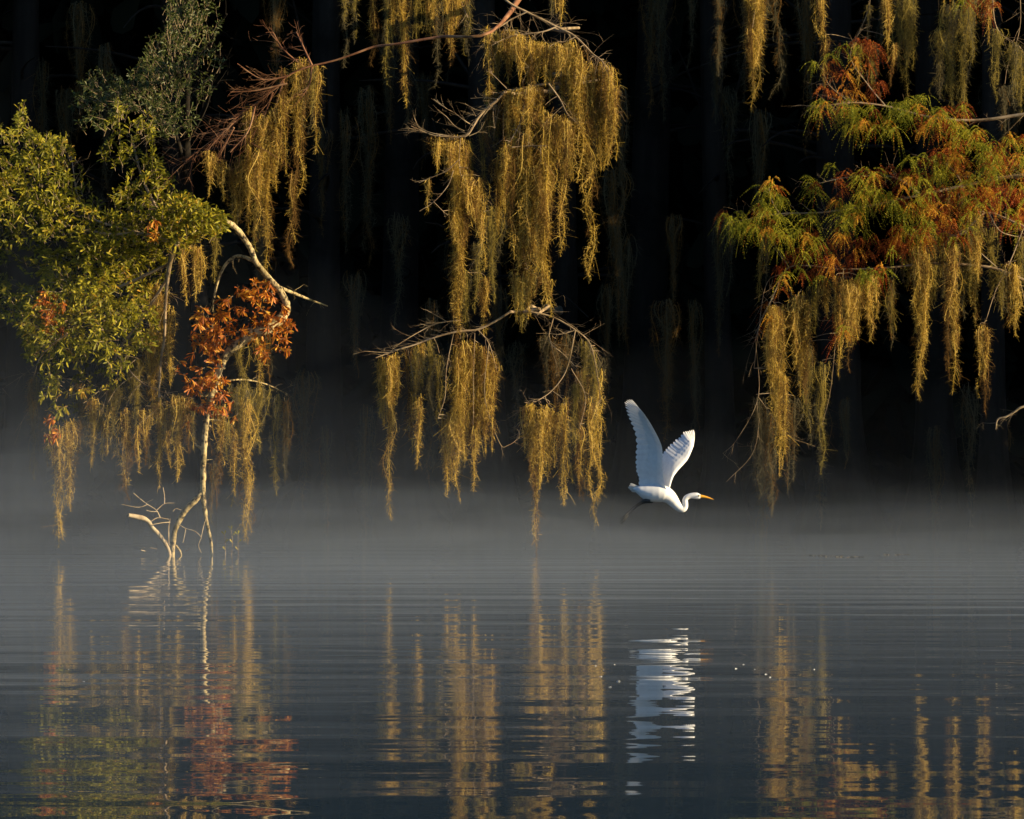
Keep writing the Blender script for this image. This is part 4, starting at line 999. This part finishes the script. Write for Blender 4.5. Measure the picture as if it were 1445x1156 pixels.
# ------------------------------------------------------------------ bits afloat
def afloat(px, py):
    Y = CAMH * F / (py - HOR)
    return np.array([(px - W0 / 2) * Y / F, Y, 0.0])
M['pale_bit'] = plain("pale_speck", (.6, .6, .58), .6)  # pale colour of the small white specks
M['litter'] = plain("floating_leaf_litter", (.07, .055, .03), .6)
protof = None
for px, py in [(851, 946), (848, 955), (868, 938), (872, 962), (1040, 944), (1066, 945), (1082, 952), (1088, 956), (1050, 938), (118, 962), (96, 945), (860, 970), (1150, 945), (842, 940)]:
    if protof is None:
        mb = MB(); mb2 = []
        for a in range(5):
            d = unit(np.array([rng.normal(), rng.normal(), .5]))
            leaves(mb, np.array([[0, 0, .001]]), d[None], .022, .012, droop=.3)
        o = protof = mb.build("white_speck", M['pale_bit'])
    else:
        o = protof.copy(); col.objects.link(o)
    o.location = afloat(px, py); o.rotation_euler[2] = rng.uniform(0, 6.28); sct = rng.uniform(.3, .6); o.scale = (sct,) * 3
    tag(o, "tiny white speck on the open water", "fluff", "white specks on the water")
protof = None
for px, py in [(1150, 784), (1172, 785), (1260, 783), (1195, 786)]:
    if protof is None:
        mb = MB(); a = rng.uniform(0, 6.28, 26); rr = np.sqrt(rng.uniform(0, 1, 26))
        P = np.stack([rr * np.cos(a) * .16, rr * np.sin(a) * .3, np.full(26, .004)], 1)
        leaves(mb, P, np.stack([rng.normal(size=26), rng.normal(size=26), np.full(26, .04)], 1), .05, .02, fold=.06, droop=.0)
        o = protof = mb.build("leaf_raft", M['litter'])
    else:
        o = protof.copy(); col.objects.link(o)
    o.location = afloat(px, py); o.rotation_euler[2] = rng.uniform(-.5, .5); o.scale = (rng.uniform(.4, .9), .6, .6)
    tag(o, "thin raft of fallen leaves floating in the mist at the foot of the forest", "leaf litter", "rafts of fallen leaves at the far waterline")

# ------------------------------------------------------------------ mist on the water: low even layers, thinning upward, and drifts on the left
def mist_mat(name, dens, colr):
    m, nt, out = new_mat(name)
    v = N(nt, "ShaderNodeVolumePrincipled")
    v.inputs["Color"].default_value = (*colr, 1)
    v.inputs["Density"].default_value = dens
    v.inputs["Anisotropy"].default_value = 0.2
    nt.links.new(v.outputs[0], out.inputs["Volume"])
    return m
MIST = [(8, 57, .12, 1, 1, .0034), (13, 57.3, .28, 1, .9, .0038), (20, 57.6, .48, 1.1, .75, .0032), (27, 57.9, .7, 1.2, .6, .0018), (30, 58.2, .92, 1.25, .52, .0013), (33, 58.5, 1.2, 1.3, .48, .0013), (36, 58.8, 1.65, 1.3, .45, .0016), (39, 59.1, 2.6, 1.3, .36, .0011)]
MC = (.66, .78, .98)
def mist_body(k_, y0, y1, h, left, right, dens):
    """a closed body of even mist whose top rolls gently and stands higher toward the left"""
    nx, ny = 70, 44
    gx = np.linspace(-45, 45, nx); gy = y0 + (y1 - y0) * np.linspace(0, 1, ny)
    X, Yg = np.meshgrid(gx, gy)
    r = np.random.default_rng(40 + k_)
    Z = np.zeros_like(X)
    for _ in range(6):
        a = r.uniform(0, 6.28); f = r.uniform(.35, 1.3)
        Z += np.sin(X * f * math.cos(a) * .9 + Yg * f * math.sin(a) * .5 + r.uniform(0, 6.28)) * .5 / f ** .5
    side = left + (right - left) * (1 / (1 + np.exp(-(X + .6) * .75)))
    Zt = np.maximum(.04, h * side * (1 + (.14 + .36 * min(1, h)) * Z)) + .003 * k_
    Zb = np.full_like(Zt, -1 - .02 * k_)
    mb = MB()
    i = (np.arange(ny - 1) * nx)[:, None]; j = np.arange(nx - 1)[None]
    f = np.stack([i + j, i + j + 1, i + nx + j + 1, i + nx + j], -1).reshape(-1, 4)
    n0 = nx * ny
    V = np.concatenate([np.stack([X, Yg, Zt], -1).reshape(-1, 3), np.stack([X, Yg, Zb], -1).reshape(-1, 3)])
    fs = [f, f[:, ::-1] + n0]
    for e in (np.arange(nx), np.arange(nx) + (ny - 1) * nx, np.arange(ny) * nx, np.arange(ny) * nx + nx - 1):
        fs.append(np.stack([e[:-1], e[1:], e[1:] + n0, e[:-1] + n0], -1))
    mb.add(V, np.concatenate(fs))
    import bmesh
    o = mb.build("mist", mist_mat("mist_layer", dens, MC))
    bm = bmesh.new(); bm.from_mesh(o.data); bmesh.ops.recalc_face_normals(bm, faces=bm.faces); bm.to_mesh(o.data); bm.free()
    return tag(o, "pale low mist lying on the lake, thickest at the waterline", "mist", "mist layers on the water", 'stuff')
for k_, a in enumerate(MIST): mist_body(k_, *a)

# drifts of thicker mist along the shore
def drift(px, py, Y, rx, ry, rz, dens, sd):
    r = np.random.default_rng(sd)
    n, m_ = 34, 60
    u = np.linspace(0.0001, math.pi - .0001, n)[:, None]; v = (np.arange(m_) * 2 * math.pi / m_)[None]
    D = np.stack([np.sin(u) * np.cos(v), np.sin(u) * np.sin(v), np.cos(u) * np.ones_like(v)], -1)
    k = np.ones((n, m_))
    for _ in range(8):
        w = r.normal(size=3) * r.uniform(1.2, 4.5)
        k += .11 * np.sin(D @ w + r.uniform(0, 6.28))
    c = at(px, py, Y)
    V = D * k[..., None] * np.array([rx, ry, rz]) + c
    V[..., 2] = np.maximum(V[..., 2], -.5 - .001 * (sd % 50))
    i = (np.arange(n - 1) * m_)[:, None]; j = np.arange(m_)[None]; j2 = (j + 1) % m_
    mb = MB()
    mb.add(V, np.stack([i + j, i + m_ + j, i + m_ + j2, i + j2], -1).reshape(-1, 4))
    mb.add(V[0], [list(range(m_))]); mb.add(V[-1], [list(range(m_))[::-1]])
    o = mb.build("mist", mist_mat("mist_drift", dens, MC))
    tag(o, "pale drift of mist rising off the water along the shore", "mist", "drifts of mist along the shore", 'stuff')
for q, a in enumerate([(40, 700, 45, 1.6, 2.2, .55, .012), (130, 735, 46, 2.2, 2.5, .42, .010), (-20, 640, 46, 1.4, 2, .7, .008), (320, 745, 46.5, 2.4, 2.5, .36, .010), (470, 720, 46, 1.5, 2, .42, .007), (560, 760, 45.5, 2.6, 2.4, .26, .010), (690, 735, 46.5, 1.7, 2, .36, .007), (800, 765, 46, 2.4, 2.2, .22, .009), (950, 745, 46.5, 1.5, 2, .30, .006), (1120, 768, 46, 2.2, 2.2, .22, .008), (1330, 752, 46.5, 2.0, 2.2, .30, .008), (1440, 735, 46, 1.4, 2, .36, .007), (220, 660, 47, 1.4, 2, .5, .006), (90, 660, 44.6, .8, 1.5, .45, .010), (420, 690, 47, .9, 1.6, .4, .008), (600, 705, 46.5, 1.2, 1.6, .34, .008), (760, 715, 47, .9, 1.6, .3, .007), (880, 735, 45, 1.3, 1.6, .22, .007), (1230, 745, 47, 1.1, 1.6, .26, .007), (530, 650, 47.5, 1.6, 1.8, .4, .005), (1040, 730, 47, 1, 1.5, .28, .006)]):
    a = list(a); a[2] -= 1.8; a[6] *= 1.2 if a[0] < 420 else (.8 if a[0] < 850 else .5); drift(*a, 300 + q)
